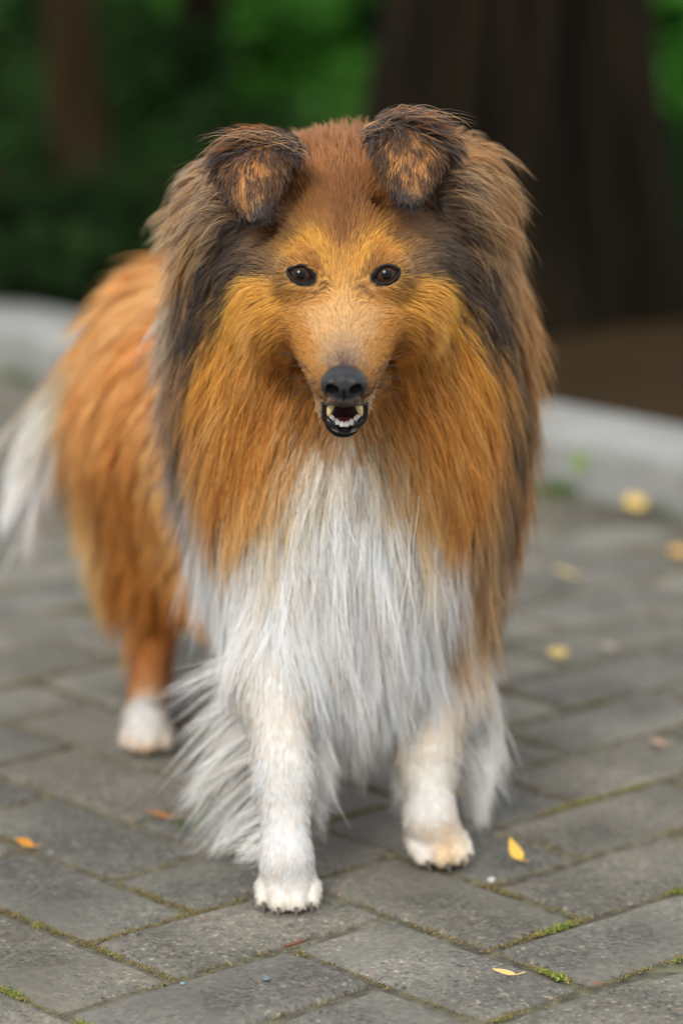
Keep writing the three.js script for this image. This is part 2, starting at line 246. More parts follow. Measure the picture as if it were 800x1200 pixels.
shrub('low blackish green shrub behind the kerb, just left of the dog', 190, 5.05, 0.45, 0.09, 2600, [0.012, 0.028, 0.007]);
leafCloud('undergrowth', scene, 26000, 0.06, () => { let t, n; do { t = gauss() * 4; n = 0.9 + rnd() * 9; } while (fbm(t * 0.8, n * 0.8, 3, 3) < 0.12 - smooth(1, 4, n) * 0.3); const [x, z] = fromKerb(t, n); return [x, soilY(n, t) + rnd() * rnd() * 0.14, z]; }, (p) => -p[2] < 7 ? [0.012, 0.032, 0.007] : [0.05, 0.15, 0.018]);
{ // grass and weeds at the foot of the kerb and in joints
  const blade = new THREE.PlaneGeometry(1, 1, 1, 3); blade.translate(0, 0.5, 0); { const p = blade.attributes.position; for (let i = 0; i < p.count; i++) { const y = p.getY(i); p.setX(i, p.getX(i) * (1 - y * 0.9)); p.setZ(i, y * y * 0.5); } blade.computeVertexNormals(); }
  const pl = []; const clump = (px, py, n, sp, h) => { const g = onGround(px, py); for (let i = 0; i < n; i++) pl.push([g[0] + gauss() * sp, 0, g[2] + gauss() * sp, h]); };
  for (const [px, py, n] of [[655, 578, 60], [668, 578, 60], [690, 580, 40], [640, 572, 60], [762, 597, 60], [780, 600, 80], [797, 603, 80], [735, 590, 24], [30, 442, 70], [55, 443, 40], [10, 440, 20]]) clump(px, py - 3, n, 0.014, 0.016);
  clump(275, 998, 10, 0.006, 0.02); clump(226, 968, 9, 0.006, 0.018); clump(217, 972, 6, 0.008, 0.014);
  const o = new THREE.InstancedMesh(blade, new THREE.MeshPhysicalMaterial({ roughness: 0.7, side: THREE.DoubleSide, transmission: 0.3, thickness: 0 }), pl.length), M = new THREE.Matrix4(), Q = new THREE.Quaternion(), C = new THREE.Color();
  pl.forEach((p, i) => { Q.setFromEuler(new THREE.Euler((rnd() - 0.5) * 1.3, rnd() * 6.28, (rnd() - 0.5) * 1.3)); const h = p[3] * (0.6 + rnd()); M.compose(new THREE.Vector3(p[0], -0.004, p[2]), Q, new THREE.Vector3(0.0028, h, h)); o.setMatrixAt(i, M); const k = 0.6 + 0.7 * rnd(); C.setRGB(0.10 * k, 0.17 * k, 0.025 * k); o.setColorAt(i, C); });
  o.name = 'grass'; tag(stuff(o), 'small green grass tufts at the foot of the kerb and in joints', 'grass'); o.castShadow = o.receiveShadow = true; scene.add(o);
}
// fallen leaves, twig, pebble
{
  const mk = (px, py, L, W, turn, c, label, name = 'fallen_leaf', h = 0.003, curl = 0.25) => {
    const g = leafGeometry(L, W, curl, 10), p = g.attributes.position; for (let i = 0; i < p.count; i++) p.setY(i, p.getY(i) + 0.0005 * noise3(p.getX(i) * 120, p.getZ(i) * 120, px)); g.translate(0, 0, L / 2); g.computeVertexNormals();
    const m = new THREE.MeshPhysicalMaterial({ roughness: 0.65, transmission: 0.2, thickness: 0, side: THREE.DoubleSide }); m.color.setRGB(...c);
    const q = onGround(px, py), o = thing(name, label, 'leaf', [q[0], h, q[2]], 'fallen autumn leaves on the paving'); o.rotation.set(0, turn, 0.06);
    mesh('blade', g, m, o); const st = new THREE.TubeGeometry(new THREE.CatmullRomCurve3([new THREE.Vector3(0, 0, L / 2), new THREE.Vector3(0.001, 0.001, L * 0.7), new THREE.Vector3(0.003, 0.001, L * 0.85)]), 6, 0.0005, 5); mesh('stalk', st, m, o); return o;
  };
  const Y = [0.78, 0.46, 0.06], O = [0.72, 0.30, 0.03], T = [0.55, 0.40, 0.16];
  mk(590, 1147, 0.017, 0.008, 1.5, [0.75, 0.50, 0.16], 'slender pale yellow leaf nearest the camera, lying on a paver');
  mk(604, 1011, 0.016, 0.011, 0.5, Y, 'small bright yellow leaf just right of the front paw', undefined, 0.004, 0.9);
  mk(540, 944, 0.018, 0.013, 0.9, [0.74, 0.38, 0.05], 'orange yellow leaf caught by the white hair of the front leg', undefined, 0.008, 0.9);
  mk(29, 996, 0.015, 0.014, 1.4, O, 'orange leaf lying alone at the left edge', undefined, 0.003, 0.4);
  mk(653, 771, 0.018, 0.02, 0.3, [0.72, 0.52, 0.14], 'round yellow leaf on the paving right of the dog');
  mk(661, 681, 0.030, 0.022, 1.9, [0.62, 0.46, 0.16], 'large tan yellow leaf on the paving below the kerb', undefined, 0.004, 0.4);
  mk(743, 600, 0.022, 0.027, 0.4, [0.75, 0.50, 0.13], 'broad yellow leaf against the foot of the kerb', undefined, 0.006, 0.6);
  mk(793, 652, 0.02, 0.024, 0.9, [0.62, 0.34, 0.06], 'orange leaf cut by the right edge of the view');
  mk(712, 763, 0.012, 0.014, 0.5, [0.42, 0.34, 0.25], 'tiny pale brown leaf right of the round yellow leaf');
  mk(187, 962, 0.026, 0.008, 1.45, [0.45, 0.18, 0.05], 'narrow rust coloured leaf beside the long white leg hair');
  mk(697, 1158, 0.008, 0.004, 1.2, [0.22, 0.08, 0.04], 'tiny dark red leaf scrap in a joint at lower right');
  mk(770, 876, 0.014, 0.012, 1.2, [0.40, 0.24, 0.12], 'small faded brown leaf on the paving at right');
  const q = at(678, 527, 3.92), lv = mk(678, 560, 0.024, 0.026, 0.3, [0.22, 0.34, 0.04], 'green leaf stuck on the face of the kerb'); { const f = onGround(678, 584); lv.position.set(f[0] + KN[0] * -0.006, 0.044, f[2] + KN[1] * -0.006); lv.rotation.set(1.2, 0.8, 0, 'YXZ'); delete lv.userData.group; }
  const tw = onGround(347, 1109), twig = mesh('twig', new THREE.TubeGeometry(new THREE.CatmullRomCurve3([new THREE.Vector3(-0.008, 0.002, 0.005), new THREE.Vector3(0, 0.003, 0.001), new THREE.Vector3(0.006, 0.0025, -0.006)]), 8, 0.0011, 6), new THREE.MeshStandardMaterial({ color: new THREE.Color().setRGB(0.16, 0.06, 0.035), roughness: 0.8 })); twig.position.set(tw[0], 0, tw[2]); tag(twig, 'short reddish brown twig lying on a paver before the left paw', 'twig');
  const pebble = (px, py, r, c, label) => { const g = new THREE.IcosahedronGeometry(r, 2), p = g.attributes.position; for (let i = 0; i < p.count; i++) { const k = 1 + 0.3 * noise3(p.getX(i) / r * 1.3 + px, p.getY(i) / r * 1.3, p.getZ(i) / r * 1.3); p.setXYZ(i, p.getX(i) * k, p.getY(i) * k * 0.7, p.getZ(i) * k); } g.computeVertexNormals(); const f = onGround(px, py), o = mesh('pebble', g, new THREE.MeshStandardMaterial({ color: new THREE.Color().setRGB(...c), roughness: 0.7 })); o.position.set(f[0], r * 0.5, f[2]); tag(o, label, 'pebble'); };
  pebble(575, 1034, 0.0032, [0.42, 0.39, 0.36], 'tiny whitish pebble beside the right front paw');
  pebble(214, 1154, 0.0017, [0.16, 0.28, 0.33], 'tiny blue green grain in the joint at lower left');
  pebble(313, 1149, 0.0026, [0.10, 0.14, 0.17], 'tiny dark blue grey stone chip on the paver below the left paw');
}
// ------------------------------------------------------------------ the dog
const V = { add: (a, b) => [a[0] + b[0], a[1] + b[1], a[2] + b[2]], sub: (a, b) => [a[0] - b[0], a[1] - b[1], a[2] - b[2]], mul: (a, s) => [a[0] * s, a[1] * s, a[2] * s], dot: (a, b) => a[0] * b[0] + a[1] * b[1] + a[2] * b[2], len: (a) => Math.hypot(a[0], a[1], a[2]), norm: (a) => { const l = Math.hypot(a[0], a[1], a[2]) || 1; return [a[0] / l, a[1] / l, a[2] / l]; }, cross: (a, b) => [a[1] * b[2] - a[2] * b[1], a[2] * b[0] - a[0] * b[2], a[0] * b[1] - a[1] * b[0]], mix: (a, b, t) => [lerp(a[0], b[0], t), lerp(a[1], b[1], t), lerp(a[2], b[2], t)] };
const TO = V.mul(FWD, -1);                                   // towards the viewer
// head frame: R right, F along the muzzle, U up from the muzzle's top
const HE = at(402, 322, 2.272), HR = [1, 0, 0], HF = V.norm(V.add(V.mul(UPC, -0.68), V.mul(TO, 0.733))), HU = V.norm(V.add(V.mul(UPC, 0.733), V.mul(TO, 0.68)));
const head = (r, f, u) => V.add(HE, V.add(V.mul(HR, r * 1e-3), V.add(V.mul(HF, f * 1e-3), V.mul(HU, u * 1e-3))));
const prims = [];                                            // capsules and ellipsoids, each of a body region
const cap = (region, a, b, ra, rb, k = 0.02) => prims.push({ region, t: 0, a, b, ra: ra * 1e-3, rb: rb * 1e-3, k });
const ell = (region, c, r, k = 0.02, basis = [HR, HF, HU]) => prims.push({ region, t: 1, c, r: r.map((x) => x * 1e-3), k, basis });
const CAMB = [[1, 0, 0], UPC, TO], WB = [[1, 0, 0], [0, 1, 0], [0, 0, 1]];
const HEAD = 0, MANE = 1, EAR = 2, REAR = 3, LEG = 4;
// skull, brows, cheeks, muzzle, lower jaw
ell(HEAD, head(0, -50, -42), [50, 70, 43], 0.02);
cap(HEAD, head(0, -12, -35), head(0, 74, -25), 33, 18.5, 0.022);
for (const s of [-1, 1]) { cap(HEAD, head(s * 15, 22, -40), head(s * 8, 72, -30), 16, 11.5, 0.014); ell(HEAD, head(s * 31, -44, -50), [25, 42, 32], 0.03); ell(HEAD, head(s * 24, -14, -9), [15, 17, 10], 0.014); }
cap(HEAD, head(0, -30, -76), head(0, 60, -77), 28, 13.5, 0.012);
// neck, ruff, chest
ell(MANE, at(400, 330, 2.49), [114, 90, 78], 0.05, CAMB);
ell(MANE, at(266, 250, 2.43), [30, 38, 32], 0.04, CAMB); ell(MANE, at(538, 228, 2.43), [30, 40, 32], 0.04, CAMB);
ell(MANE, at(410, 430, 2.52), [124, 112, 96], 0.05, CAMB);
cap(MANE, at(402, 300, 2.43), at(408, 520, 2.53), 86, 112, 0.05);
ell(MANE, at(408, 610, 2.56), [98, 128, 100], 0.05, CAMB);
cap(MANE, at(410, 640, 2.55), at(415, 735, 2.55), 78, 55, 0.05);
// trunk of the body, thighs, tail
cap(REAR, at(408, 540, 2.63), at(270, 480, 2.85), 116, 104, 0.05);
cap(REAR, at(270, 480, 2.85), at(222, 420, 2.95), 100, 84, 0.05);
cap(REAR, at(400, 680, 2.66), at(290, 630, 2.86), 78, 70, 0.05);
cap(REAR, at(190, 510, 2.92), at(178, 650, 2.94), 62, 38, 0.05);
cap(REAR, at(372, 540, 2.97), at(392, 700, 2.98), 62, 40, 0.05);
cap(REAR, at(130, 400, 3.04), at(62, 500, 3.03), 20, 18, 0.03); cap(REAR, at(62, 500, 3.03), at(38, 580, 3.0), 17, 9, 0.02);
// legs; each paw stands on the paving with four toes
const toeClaws = [];
function paw(g, yaw, s, ankle) {
  const f = [Math.sin(yaw), 0, Math.cos(yaw)], r = [Math.cos(yaw), 0, -Math.sin(yaw)], q = (x, y, z) => [g[0] + (r[0] * x + f[0] * z) * s, y * s, g[2] + (r[2] * x + f[2] * z) * s];
  cap(LEG, ankle, q(0, 0.026, -0.028), 18 * s, 19 * s, 0.014);
  ell(LEG, q(0, 0.017, -0.022), [20 * s, 17 * s, 22 * s], 0.012, [r, [0, 1, 0], f]);
  for (const [x, z, rr] of [[-0.0185, -0.010, 8.6], [-0.0068, 0, 9.6], [0.0068, 0, 9.6], [0.0185, -0.010, 8.6]]) {
    cap(LEG, q(x * 0.75, 0.022, z - 0.024), q(x, 0.0165, z - 0.010), rr * 1.0 * s, rr * 1.05 * s, 0.002); cap(LEG, q(x, 0.0165, z - 0.010), q(x * 1.05, 0.0095, z), rr * 1.05 * s, rr * 0.86 * s, 0.0015);
    toeClaws.push([q(x * 1.06, 0.008, z + 0.005), q(x * 1.1, 0.0015, z + 0.0135), s]);
  }
}
const G1 = onGround(337, 1071), G2 = onGround(527, 1018), G3 = onGround(168, 884), G4 = onGround(366, 868);
const A1 = at(335, 1005, 2.432), A2 = at(503, 958, 2.53), A3 = at(170, 845, 2.86), A4 = at(371, 830, 2.885);
cap(LEG, at(345, 690, 2.50), at(322, 790, 2.475), 40, 25, 0.03); cap(LEG, at(322, 790, 2.475), at(333, 910, 2.45), 24, 17.5, 0.02); cap(LEG, at(333, 910, 2.45), A1, 17.5, 15.5, 0.02); paw(G1, 0.0, 0.86, A1);
cap(LEG, at(505, 690, 2.56), at(517, 800, 2.565), 40, 24, 0.03); cap(LEG, at(517, 800, 2.565), at(502, 890, 2.55), 23, 16.5, 0.02); cap(LEG, at(502, 890, 2.55), A2, 16.5, 15.5, 0.02); paw(G2, 0.5, 0.92, A2);
cap(LEG, at(180, 650, 2.94), at(184, 735, 2.985), 34, 16, 0.02); cap(LEG, at(184, 735, 2.985), A3, 15, 15, 0.016); paw(G3, -0.15, 0.80, A3);
cap(LEG, at(392, 690, 2.98), at(388, 740, 3.01), 34, 16, 0.02); cap(LEG, at(388, 740, 3.01), A4, 15, 15, 0.016); paw(G4, -0.15, 0.80, A4);
// ears: half erect, the upper part folding forward; a curved sheet thickened by small balls
function earSheet(ctrl, half, tilt, cup) {
  const c = new THREE.CatmullRomCurve3(ctrl.map((p) => new THREE.Vector3(...at(...p)))), n = 30, m = 23, pts = [];
  for (let j = 0; j < n; j++) { const t = j / (n - 1), p = c.getPoint(t), w = half(t) * 0.6e-3; for (let i = 0; i < m; i++) { const s = i / (m - 1) * 2 - 1; pts.push([p.x + s * w * Math.cos(tilt), p.y + s * w * Math.sin(tilt) * UPC[1] - cup * w * s * s * (t < 0.5 ? 0.75 : 0.35), p.z - cup * w * s * s * 0.9, t, s]); } }
  return pts;
}
const earHalf = (t) => t < 0.45 ? lerp(27, 45, t / 0.45) : 45 * Math.pow(Math.max(0, 1 - (t - 0.45) / 0.56), 0.62) + 3;
const earL = earSheet([[312, 240, 2.352], [305, 190, 2.345], [303, 166, 2.328], [300, 186, 2.303], [300, 215, 2.298], [302, 252, 2.297]], earHalf, 0.24, 0.55);
const earR = earSheet([[482, 225, 2.352], [483, 172, 2.345], [484, 146, 2.328], [481, 166, 2.303], [478, 197, 2.298], [478, 234, 2.297]], earHalf, -0.24, 0.55);
const earPts = [...earL, ...earR]; const earBox = [[1e9, 1e9, 1e9], [-1e9, -1e9, -1e9]]; for (const p of earPts) for (let i = 0; i < 3; i++) { earBox[0][i] = Math.min(earBox[0][i], p[i] - 0.03); earBox[1][i] = Math.max(earBox[1][i], p[i] + 0.03); }
// eyes: places from the brow, with the eye opening cut through the lids
const EYE_R = 0.0118, eyes = [{ px: 352.5, py: 323.5, s: -1 }, { px: 452.5, py: 323.5, s: 1 }];
function primDist(p, x, y, z) {
  if (p.t === 0) { const ax = x - p.a[0], ay = y - p.a[1], az = z - p.a[2], bx = p.b[0] - p.a[0], by = p.b[1] - p.a[1], bz = p.b[2] - p.a[2]; const h = Math.min(1, Math.max(0, (ax * bx + ay * by + az * bz) / (bx * bx + by * by + bz * bz))); const dx = ax - bx * h, dy = ay - by * h, dz = az - bz * h; return Math.sqrt(dx * dx + dy * dy + dz * dz) - (p.ra + (p.rb - p.ra) * h); }
  const dx = x - p.c[0], dy = y - p.c[1], dz = z - p.c[2], B = p.basis, u = (dx * B[0][0] + dy * B[0][1] + dz * B[0][2]) / p.r[0], v = (dx * B[1][0] + dy * B[1][1] + dz * B[1][2]) / p.r[1], w = (dx * B[2][0] + dy * B[2][1] + dz * B[2][2]) / p.r[2];
  const k0 = Math.sqrt(u * u + v * v + w * w), k1 = Math.sqrt((u / p.r[0]) ** 2 + (v / p.r[1]) ** 2 + (w / p.r[2]) ** 2); return k1 < 1e-9 ? -p.r[0] : k0 * (k0 - 1) / k1;
}
function smin(a, b, k) { const h = Math.max(k - Math.abs(a - b), 0) / k; return Math.min(a, b) - h * h * k * 0.25; }
function earDist(x, y, z) {
  if (x < earBox[0][0] || y < earBox[0][1] || z < earBox[0][2] || x > earBox[1][0] || y > earBox[1][1] || z > earBox[1][2]) return 1;
  let m = 1; const P = x < HE[0] ? earL : earR, c = P.c ??= P.reduce((a, q) => [a[0] + q[0] / P.length, a[1] + q[1] / P.length, a[2] + q[2] / P.length], [0, 0, 0]), R = P.R ??= Math.max(...P.map((q) => Math.hypot(q[0] - c[0], q[1] - c[1], q[2] - c[2]))), far = Math.hypot(x - c[0], y - c[1], z - c[2]) - R; if (far > 0.02) return far; for (const q of P) { const d = (x - q[0]) ** 2 + (y - q[1]) ** 2 + (z - q[2]) ** 2; if (d < m) m = d; } return Math.sqrt(m) - 0.0045;
}
for (const p of prims) { const R = p.t === 0 ? Math.max(p.ra, p.rb) : Math.max(...p.r); const c = p.t === 0 ? V.mix(p.a, p.b, 0.5) : p.c; p.bc = c; p.br = R + (p.t === 0 ? V.len(V.sub(p.a, p.b)) / 2 : 0); }
function sdf0(x, y, z, only = -1) {
  let d = 1;
  for (const p of prims) { if (only >= 0 && p.region !== only) continue; const dx = x - p.bc[0], dy = y - p.bc[1], dz = z - p.bc[2], lb = Math.sqrt(dx * dx + dy * dy + dz * dz) - p.br; if (lb > d + 0.06 && lb > 0.02) continue; const q = primDist(p, x, y, z); d = smin(d, q, p.k); }
  if (only < 0 || only === EAR) { const e = earDist(x, y, z); if (e < 0.05) d = smin(d, e, 0.006); }
  return d;
}
function march(px, py, only = -1, f = sdf0) {
  let best = 1, bz = 2.3; for (let z = 1.95; z < 3.4;) { const p = at(px, py, z), d = f(p[0], p[1], p[2], only); if (d < best) { best = d; bz = z; } if (d < 0.0004) return { p, z, d }; z += Math.max(0.0006, d * 0.7); }
  return { p: at(px, py, bz), z: bz, d: best };
}
for (const e of eyes) { const h = march(e.px, e.py, HEAD); e.z = h.z + 0.0085; e.c = at(e.px, e.py, e.z); const th = e.s * 0.33; e.ex = V.add(V.mul([1, 0, 0], Math.cos(th) ), V.mul(UPC, Math.sin(th))); e.ey = V.add(V.mul([1, 0, 0], -Math.sin(th)), V.mul(UPC, Math.cos(th))); }
const almondTop = (u) => 0.0066 * Math.pow(Math.max(0, 1 - (u / 0.0097) ** 2), 1.0), almondBottom = (u) => -0.0058 * Math.pow(Math.max(0, 1 - (u / 0.0097) ** 2), 1.0);
const mouthC = at(404, 487, 2.25), noseC = at(403, 449, 2.196);
function sdf(x, y, z, only = -1) {
  let d = sdf0(x, y, z, only);
  if (only > 0) return d;
  for (const e of eyes) {
    const dx = x - e.c[0], dy = y - e.c[1], dz = z - e.c[2], r = Math.sqrt(dx * dx + dy * dy + dz * dz); if (r > 0.05) continue;
    d = smin(d, r - 0.0138, 0.007);
    const u = dx * e.ex[0] + dy * e.ex[1] + dz * e.ex[2], v = dx * e.ey[0] + dy * e.ey[1] + dz * e.ey[2], w = dx * TO[0] + dy * TO[1] + dz * TO[2];
    const cut = Math.max(Math.abs(u) - 0.0100, v - almondTop(u) - 0.0004, almondBottom(u) - v - 0.0004, -w + 0.004); d = Math.max(d, -cut);
  }
  const dx = x - mouthC[0], dy = y - mouthC[1], dz = z - mouthC[2]; if (dx * dx + dy * dy + dz * dz < 0.006) {
    const u = dx, v = dx * UPC[0] + dy * UPC[1] + dz * UPC[2], w = dx * TO[0] + dy * TO[1] + dz * TO[2]; const k = Math.sqrt((u / 0.0158) ** 2 + ((v - 0.0025) / 0.0108) ** 2 + ((w + 0.004) / 0.045) ** 2); d = Math.max(d, -Math.max((k - 1) * 0.011, v - 0.0085 + u * u * 8));
  }
  return d;
}
const grad = (f, p, e = 0.0012) => V.norm([f(p[0] + e, p[1], p[2]) - f(p[0] - e, p[1], p[2]), f(p[0], p[1] + e, p[2]) - f(p[0], p[1] - e, p[2]), f(p[0], p[1], p[2] + e) - f(p[0], p[1], p[2] - e)]);
function surfaceNets(f, lo, hi, h) {
  const n = [0, 1, 2].map((i) => Math.ceil((hi[i] - lo[i]) / h) + 1), [nx, ny, nz] = n, val = new Float32Array(nx * ny * nz), id = new Int32Array(nx * ny * nz).fill(-1), pos = [], idx = [];
  // coarse pass: skip blocks far from the surface
  const B = 6; for (let k0 = 0; k0 < nz; k0 += B) for (let j0 = 0; j0 < ny; j0 += B) for (let i0 = 0; i0 < nx; i0 += B) {
    const c = f(lo[0] + (i0 + B / 2) * h, lo[1] + (j0 + B / 2) * h, lo[2] + (k0 + B / 2) * h), far = Math.abs(c) > B * h * 1.6 + 0.012;
    for (let k = k0; k < Math.min(nz, k0 + B); k++) for (let j = j0; j < Math.min(ny, j0 + B); j++) for (let i = i0; i < Math.min(nx, i0 + B); i++) val[(k * ny + j) * nx + i] = far ? c : f(lo[0] + i * h, lo[1] + j * h, lo[2] + k * h);
  }
  const at3 = (i, j, k) => val[(k * ny + j) * nx + i];
  for (let k = 0; k < nz - 1; k++) for (let j = 0; j < ny - 1; j++) for (let i = 0; i < nx - 1; i++) {
    let mask = 0; const c = []; for (let q = 0; q < 8; q++) { const v = at3(i + (q & 1), j + ((q >> 1) & 1), k + (q >> 2)); c.push(v); if (v < 0) mask |= 1 << q; } if (mask === 0 || mask === 255) continue;
    let sx = 0, sy = 0, sz = 0, m = 0; for (let q = 0; q < 8; q++) for (let b = 0; b < 3; b++) { const r = q ^ (1 << b); if (r < q || (c[q] < 0) === (c[r] < 0)) continue; const t = c[q] / (c[q] - c[r]); sx += (q & 1) + (b === 0 ? t : 0); sy += ((q >> 1) & 1) + (b === 1 ? t : 0); sz += (q >> 2) + (b === 2 ? t : 0); m++; }
    id[(k * ny + j) * nx + i] = pos.length / 3; pos.push(lo[0] + (i + sx / m) * h, lo[1] + (j + sy / m) * h, lo[2] + (k + sz / m) * h);
  }
  const I = (i, j, k) => id[(k * ny + j) * nx + i], quad = (a, b, c, d, flip) => { if (a < 0 || b < 0 || c < 0 || d < 0) return; if (flip) idx.push(a, c, b, a, d, c); else idx.push(a, b, c, a, c, d); };
  for (let k = 1; k < nz - 1; k++) for (let j = 1; j < ny - 1; j++) for (let i = 1; i < nx - 1; i++) {
    const s = at3(i, j, k) < 0;
    if (s !== (at3(i + 1, j, k) < 0)) quad(I(i, j - 1, k - 1), I(i, j, k - 1), I(i, j, k), I(i, j - 1, k), !s);
    if (s !== (at3(i, j + 1, k) < 0)) quad(I(i - 1, j, k - 1), I(i - 1, j, k), I(i, j, k), I(i, j, k - 1), !s);
    if (s !== (at3(i, j, k + 1) < 0)) quad(I(i - 1, j - 1, k), I(i, j - 1, k), I(i, j, k), I(i - 1, j, k), !s);
  }
  return { pos, idx };
}
// head at 2 mm, paws at 3 mm, the rest at 7 mm; all one body
const headBox = [[HE[0] - 0.125, HE[1] - 0.155, HE[2] - 0.135], [HE[0] + 0.125, HE[1] + 0.135, HE[2] + 0.14]];
const boxD = (b, x, y, z, grow = 0) => Math.max(b[0][0] - grow - x, x - b[1][0] - grow, b[0][1] - grow - y, y - b[1][1] - grow, b[0][2] - grow - z, z - b[1][2] - grow);
const footBox = [[-1, -0.02, -4], [1, 0.085, -1]];
const nets = [
  surfaceNets((x, y, z) => Math.max(sdf(x, y, z), -boxD(headBox, x, y, z, -0.008), 0.075 - y), [-0.42, 0.06, -3.3], [0.25, 0.62, -2.0], 0.007),
  surfaceNets((x, y, z) => Math.max(sdf(x, y, z), boxD(headBox, x, y, z)), V.sub(headBox[0], [0.004, 0.004, 0.004]), V.add(headBox[1], [0.004, 0.004, 0.004]), 0.0021),
  ...[[G1, A1], [G2, A2], [G3, A3], [G4, A4]].map(([g]) => surfaceNets((x, y, z) => Math.max(sdf(x, y, z), boxD(footBox, x, y, z)), [g[0] - 0.075, -0.004, g[2] - 0.17], [g[0] + 0.075, 0.092, g[2] + 0.04], 0.003)),
];
// ------------------------------------------------------------------ how the coat lies: combing lines on the body, each with its colour and hair length
// light scattered from hair to hair deepens its colour, so single hairs are paler than the coat looks
const furColor = (r, g, b) => { const c = rgb(r, g, b), m = Math.max(...c); return c.map((v) => Math.pow(m, 0.73) * Math.pow(v / m, 0.78)); };
const samples = [];                                          // {p, d, c0 (root colour), c1 (tip colour), len, lift, w, region, part}
function comb(regions, pts, o) {
  const lineRegion = o.march ?? -1, W = [];
  for (let i = 0; i < pts.length; i++) { const [px, py, z] = pts[i]; W.push(z ? at(px, py, z) : march(px, py, lineRegion, sdf0).p); }
  const col = o.col.map((c) => furColor(...c)), tip = (o.tip || o.col).map((c) => furColor(...c)), pick = (a, t) => { const x = t * (a.length - 1), i = Math.min(a.length - 2, Math.floor(x)); return a.length === 1 ? a[0] : V.mix(a[i], a[i + 1], x - i); };
  const num = (v, t) => Array.isArray(v) ? lerp(v[0], v[1], t) : v;
  for (let i = 0; i < W.length - 1; i++) {
    const L = V.len(V.sub(W[i + 1], W[i])), n = Math.max(2, Math.round(L / 0.014));
    for (let k = 0; k < n + (i === W.length - 2 ? 1 : 0); k++) {
      const s = k / n, t = (i + s) / (W.length - 1), p = V.mix(W[i], W[i + 1], s), d = V.norm(V.sub(W[Math.min(W.length - 1, i + 1)], W[i])), d2 = i + 2 < W.length ? V.norm(V.sub(W[i + 2], W[i + 1])) : d;
      samples.push({ p, d: V.norm(V.mix(d, d2, s * 0.6)), c0: pick(col, t), c1: pick(tip, t), len: num(o.len, t) * 1e-3, lift: num(o.lift ?? 0.25, t), w: o.w ?? 1, cw: o.cw ?? o.w ?? 1, regions, den: o.den ?? 1 });
    }
  }
}
const mirror = (pts) => pts.map(([x, y, z]) => [805 - x, y, z]);
const both = (regions, pts, o) => { comb(regions, pts, o); comb(regions, mirror(pts), o); };
const FR = [HEAD, MANE];
const gold = [246, 178, 66], gold2 = [236, 160, 54], rust = [202, 122, 38], cream = [232, 202, 148], tan = [214, 164, 104], sable = [92, 66, 48], black = [40, 34, 33], grey = [176, 160, 146], white = [249, 247, 244];
// face
comb(FR, [[403, 424], [403, 405], [402, 380], [402, 350]], { col: [[96, 74, 66], [188, 148, 104], [222, 176, 112], [228, 176, 104]], len: [3.5, 7], lift: 0.2 });
comb(FR, [[402, 345], [402, 318], [402, 296]], { col: [[226, 166, 84], [214, 150, 64], [180, 118, 52]], len: [8, 12], lift: 0.2 });
comb(FR, [[402, 290], [402, 250], [402, 205], [402, 160]], { col: [[138, 86, 40], [158, 96, 44], [172, 106, 50], [150, 92, 50]], tip: [[100, 60, 32], [120, 70, 36], [140, 84, 44], [150, 98, 60]], len: [13, 26], lift: [0.22, 0.34] });
both(FR, [[390, 424], [384, 405], [374, 380], [362, 356]], { col: [[150, 118, 88], [222, 172, 108], [226, 172, 98]], len: [4, 8], lift: 0.18 });
both(FR, [[376, 440], [368, 415], [356, 390], [338, 372]], { col: [[196, 138, 72], [206, 138, 56], [208, 138, 52]], len: [5, 11], lift: 0.18 });
both(FR, [[372, 462], [360, 440], [350, 410], [342, 396]], { col: [[186, 128, 70], [196, 128, 54], [180, 108, 40]], len: [5, 12], lift: 0.2 });
comb(FR, [[403, 507], [403, 522]], { col: [[210, 176, 130]], len: [5, 12], lift: 0.2 });
both(FR, [[384, 502], [376, 518]], { col: [[206, 160, 104]], len: [5, 12], lift: 0.2 });
both(FR, [[375, 482], [366, 498]], { col: [[180, 124, 68]], len: [5, 12], lift: 0.2 });
both(FR, [[392, 474], [382, 468]], { col: [[150, 126, 104], [190, 150, 104]], len: 3, lift: 0.2 });
both(FR, [[380, 352], [360, 354], [338, 362], [318, 376]], { col: [[226, 166, 84], [224, 160, 72], [220, 154, 64]], len: [5, 11], lift: 0.16 });
both(FR, [[384, 322], [380, 304], [368, 284], [352, 268]], { col: [[226, 160, 62], [232, 168, 60], [228, 162, 58], [150, 100, 50]], len: [7, 15], lift: 0.2 });
both(FR, [[362, 306], [346, 298], [330, 290]], { col: [[196, 128, 52], [214, 148, 56], [150, 104, 56]], len: [7, 14], lift: 0.2 });
both(FR, [[392, 300], [384, 270], [372, 235], [358, 205]], { col: [[206, 140, 54], [176, 112, 48], [160, 98, 44], [150, 90, 42]], tip: [[190, 126, 50], [130, 80, 40], [140, 84, 40]], len: [11, 24], lift: [0.2, 0.32] });
both(FR, [[350, 278], [328, 265], [300, 256], [275, 258]], { col: [[156, 100, 48], [128, 86, 48], [98, 68, 44], [60, 48, 40]], tip: [[110, 74, 44], [126, 90, 58], [84, 64, 50]], len: [14, 34], lift: 0.24 });
both(FR, [[338, 316], [319, 306], [297, 301], [272, 312], [252, 345]], { col: [[196, 140, 66], [128, 92, 56], [74, 58, 48], [46, 38, 34], [84, 62, 46]], tip: [[180, 130, 70], [110, 84, 60], [60, 50, 46], black], len: [12, 70], lift: 0.28, cw: 0.9 });
both(FR, [[335, 318], [318, 318], [300, 312]], { col: [[90, 66, 48], [80, 60, 46]], len: [8, 18], lift: 0.2, w: 0.7 });
both(FR, [[330, 336], [312, 338], [292, 358], [274, 400], [256, 458]], { col: [[222, 156, 66], gold, gold, gold2, [190, 126, 60]], len: [15, 80], lift: 0.3 });
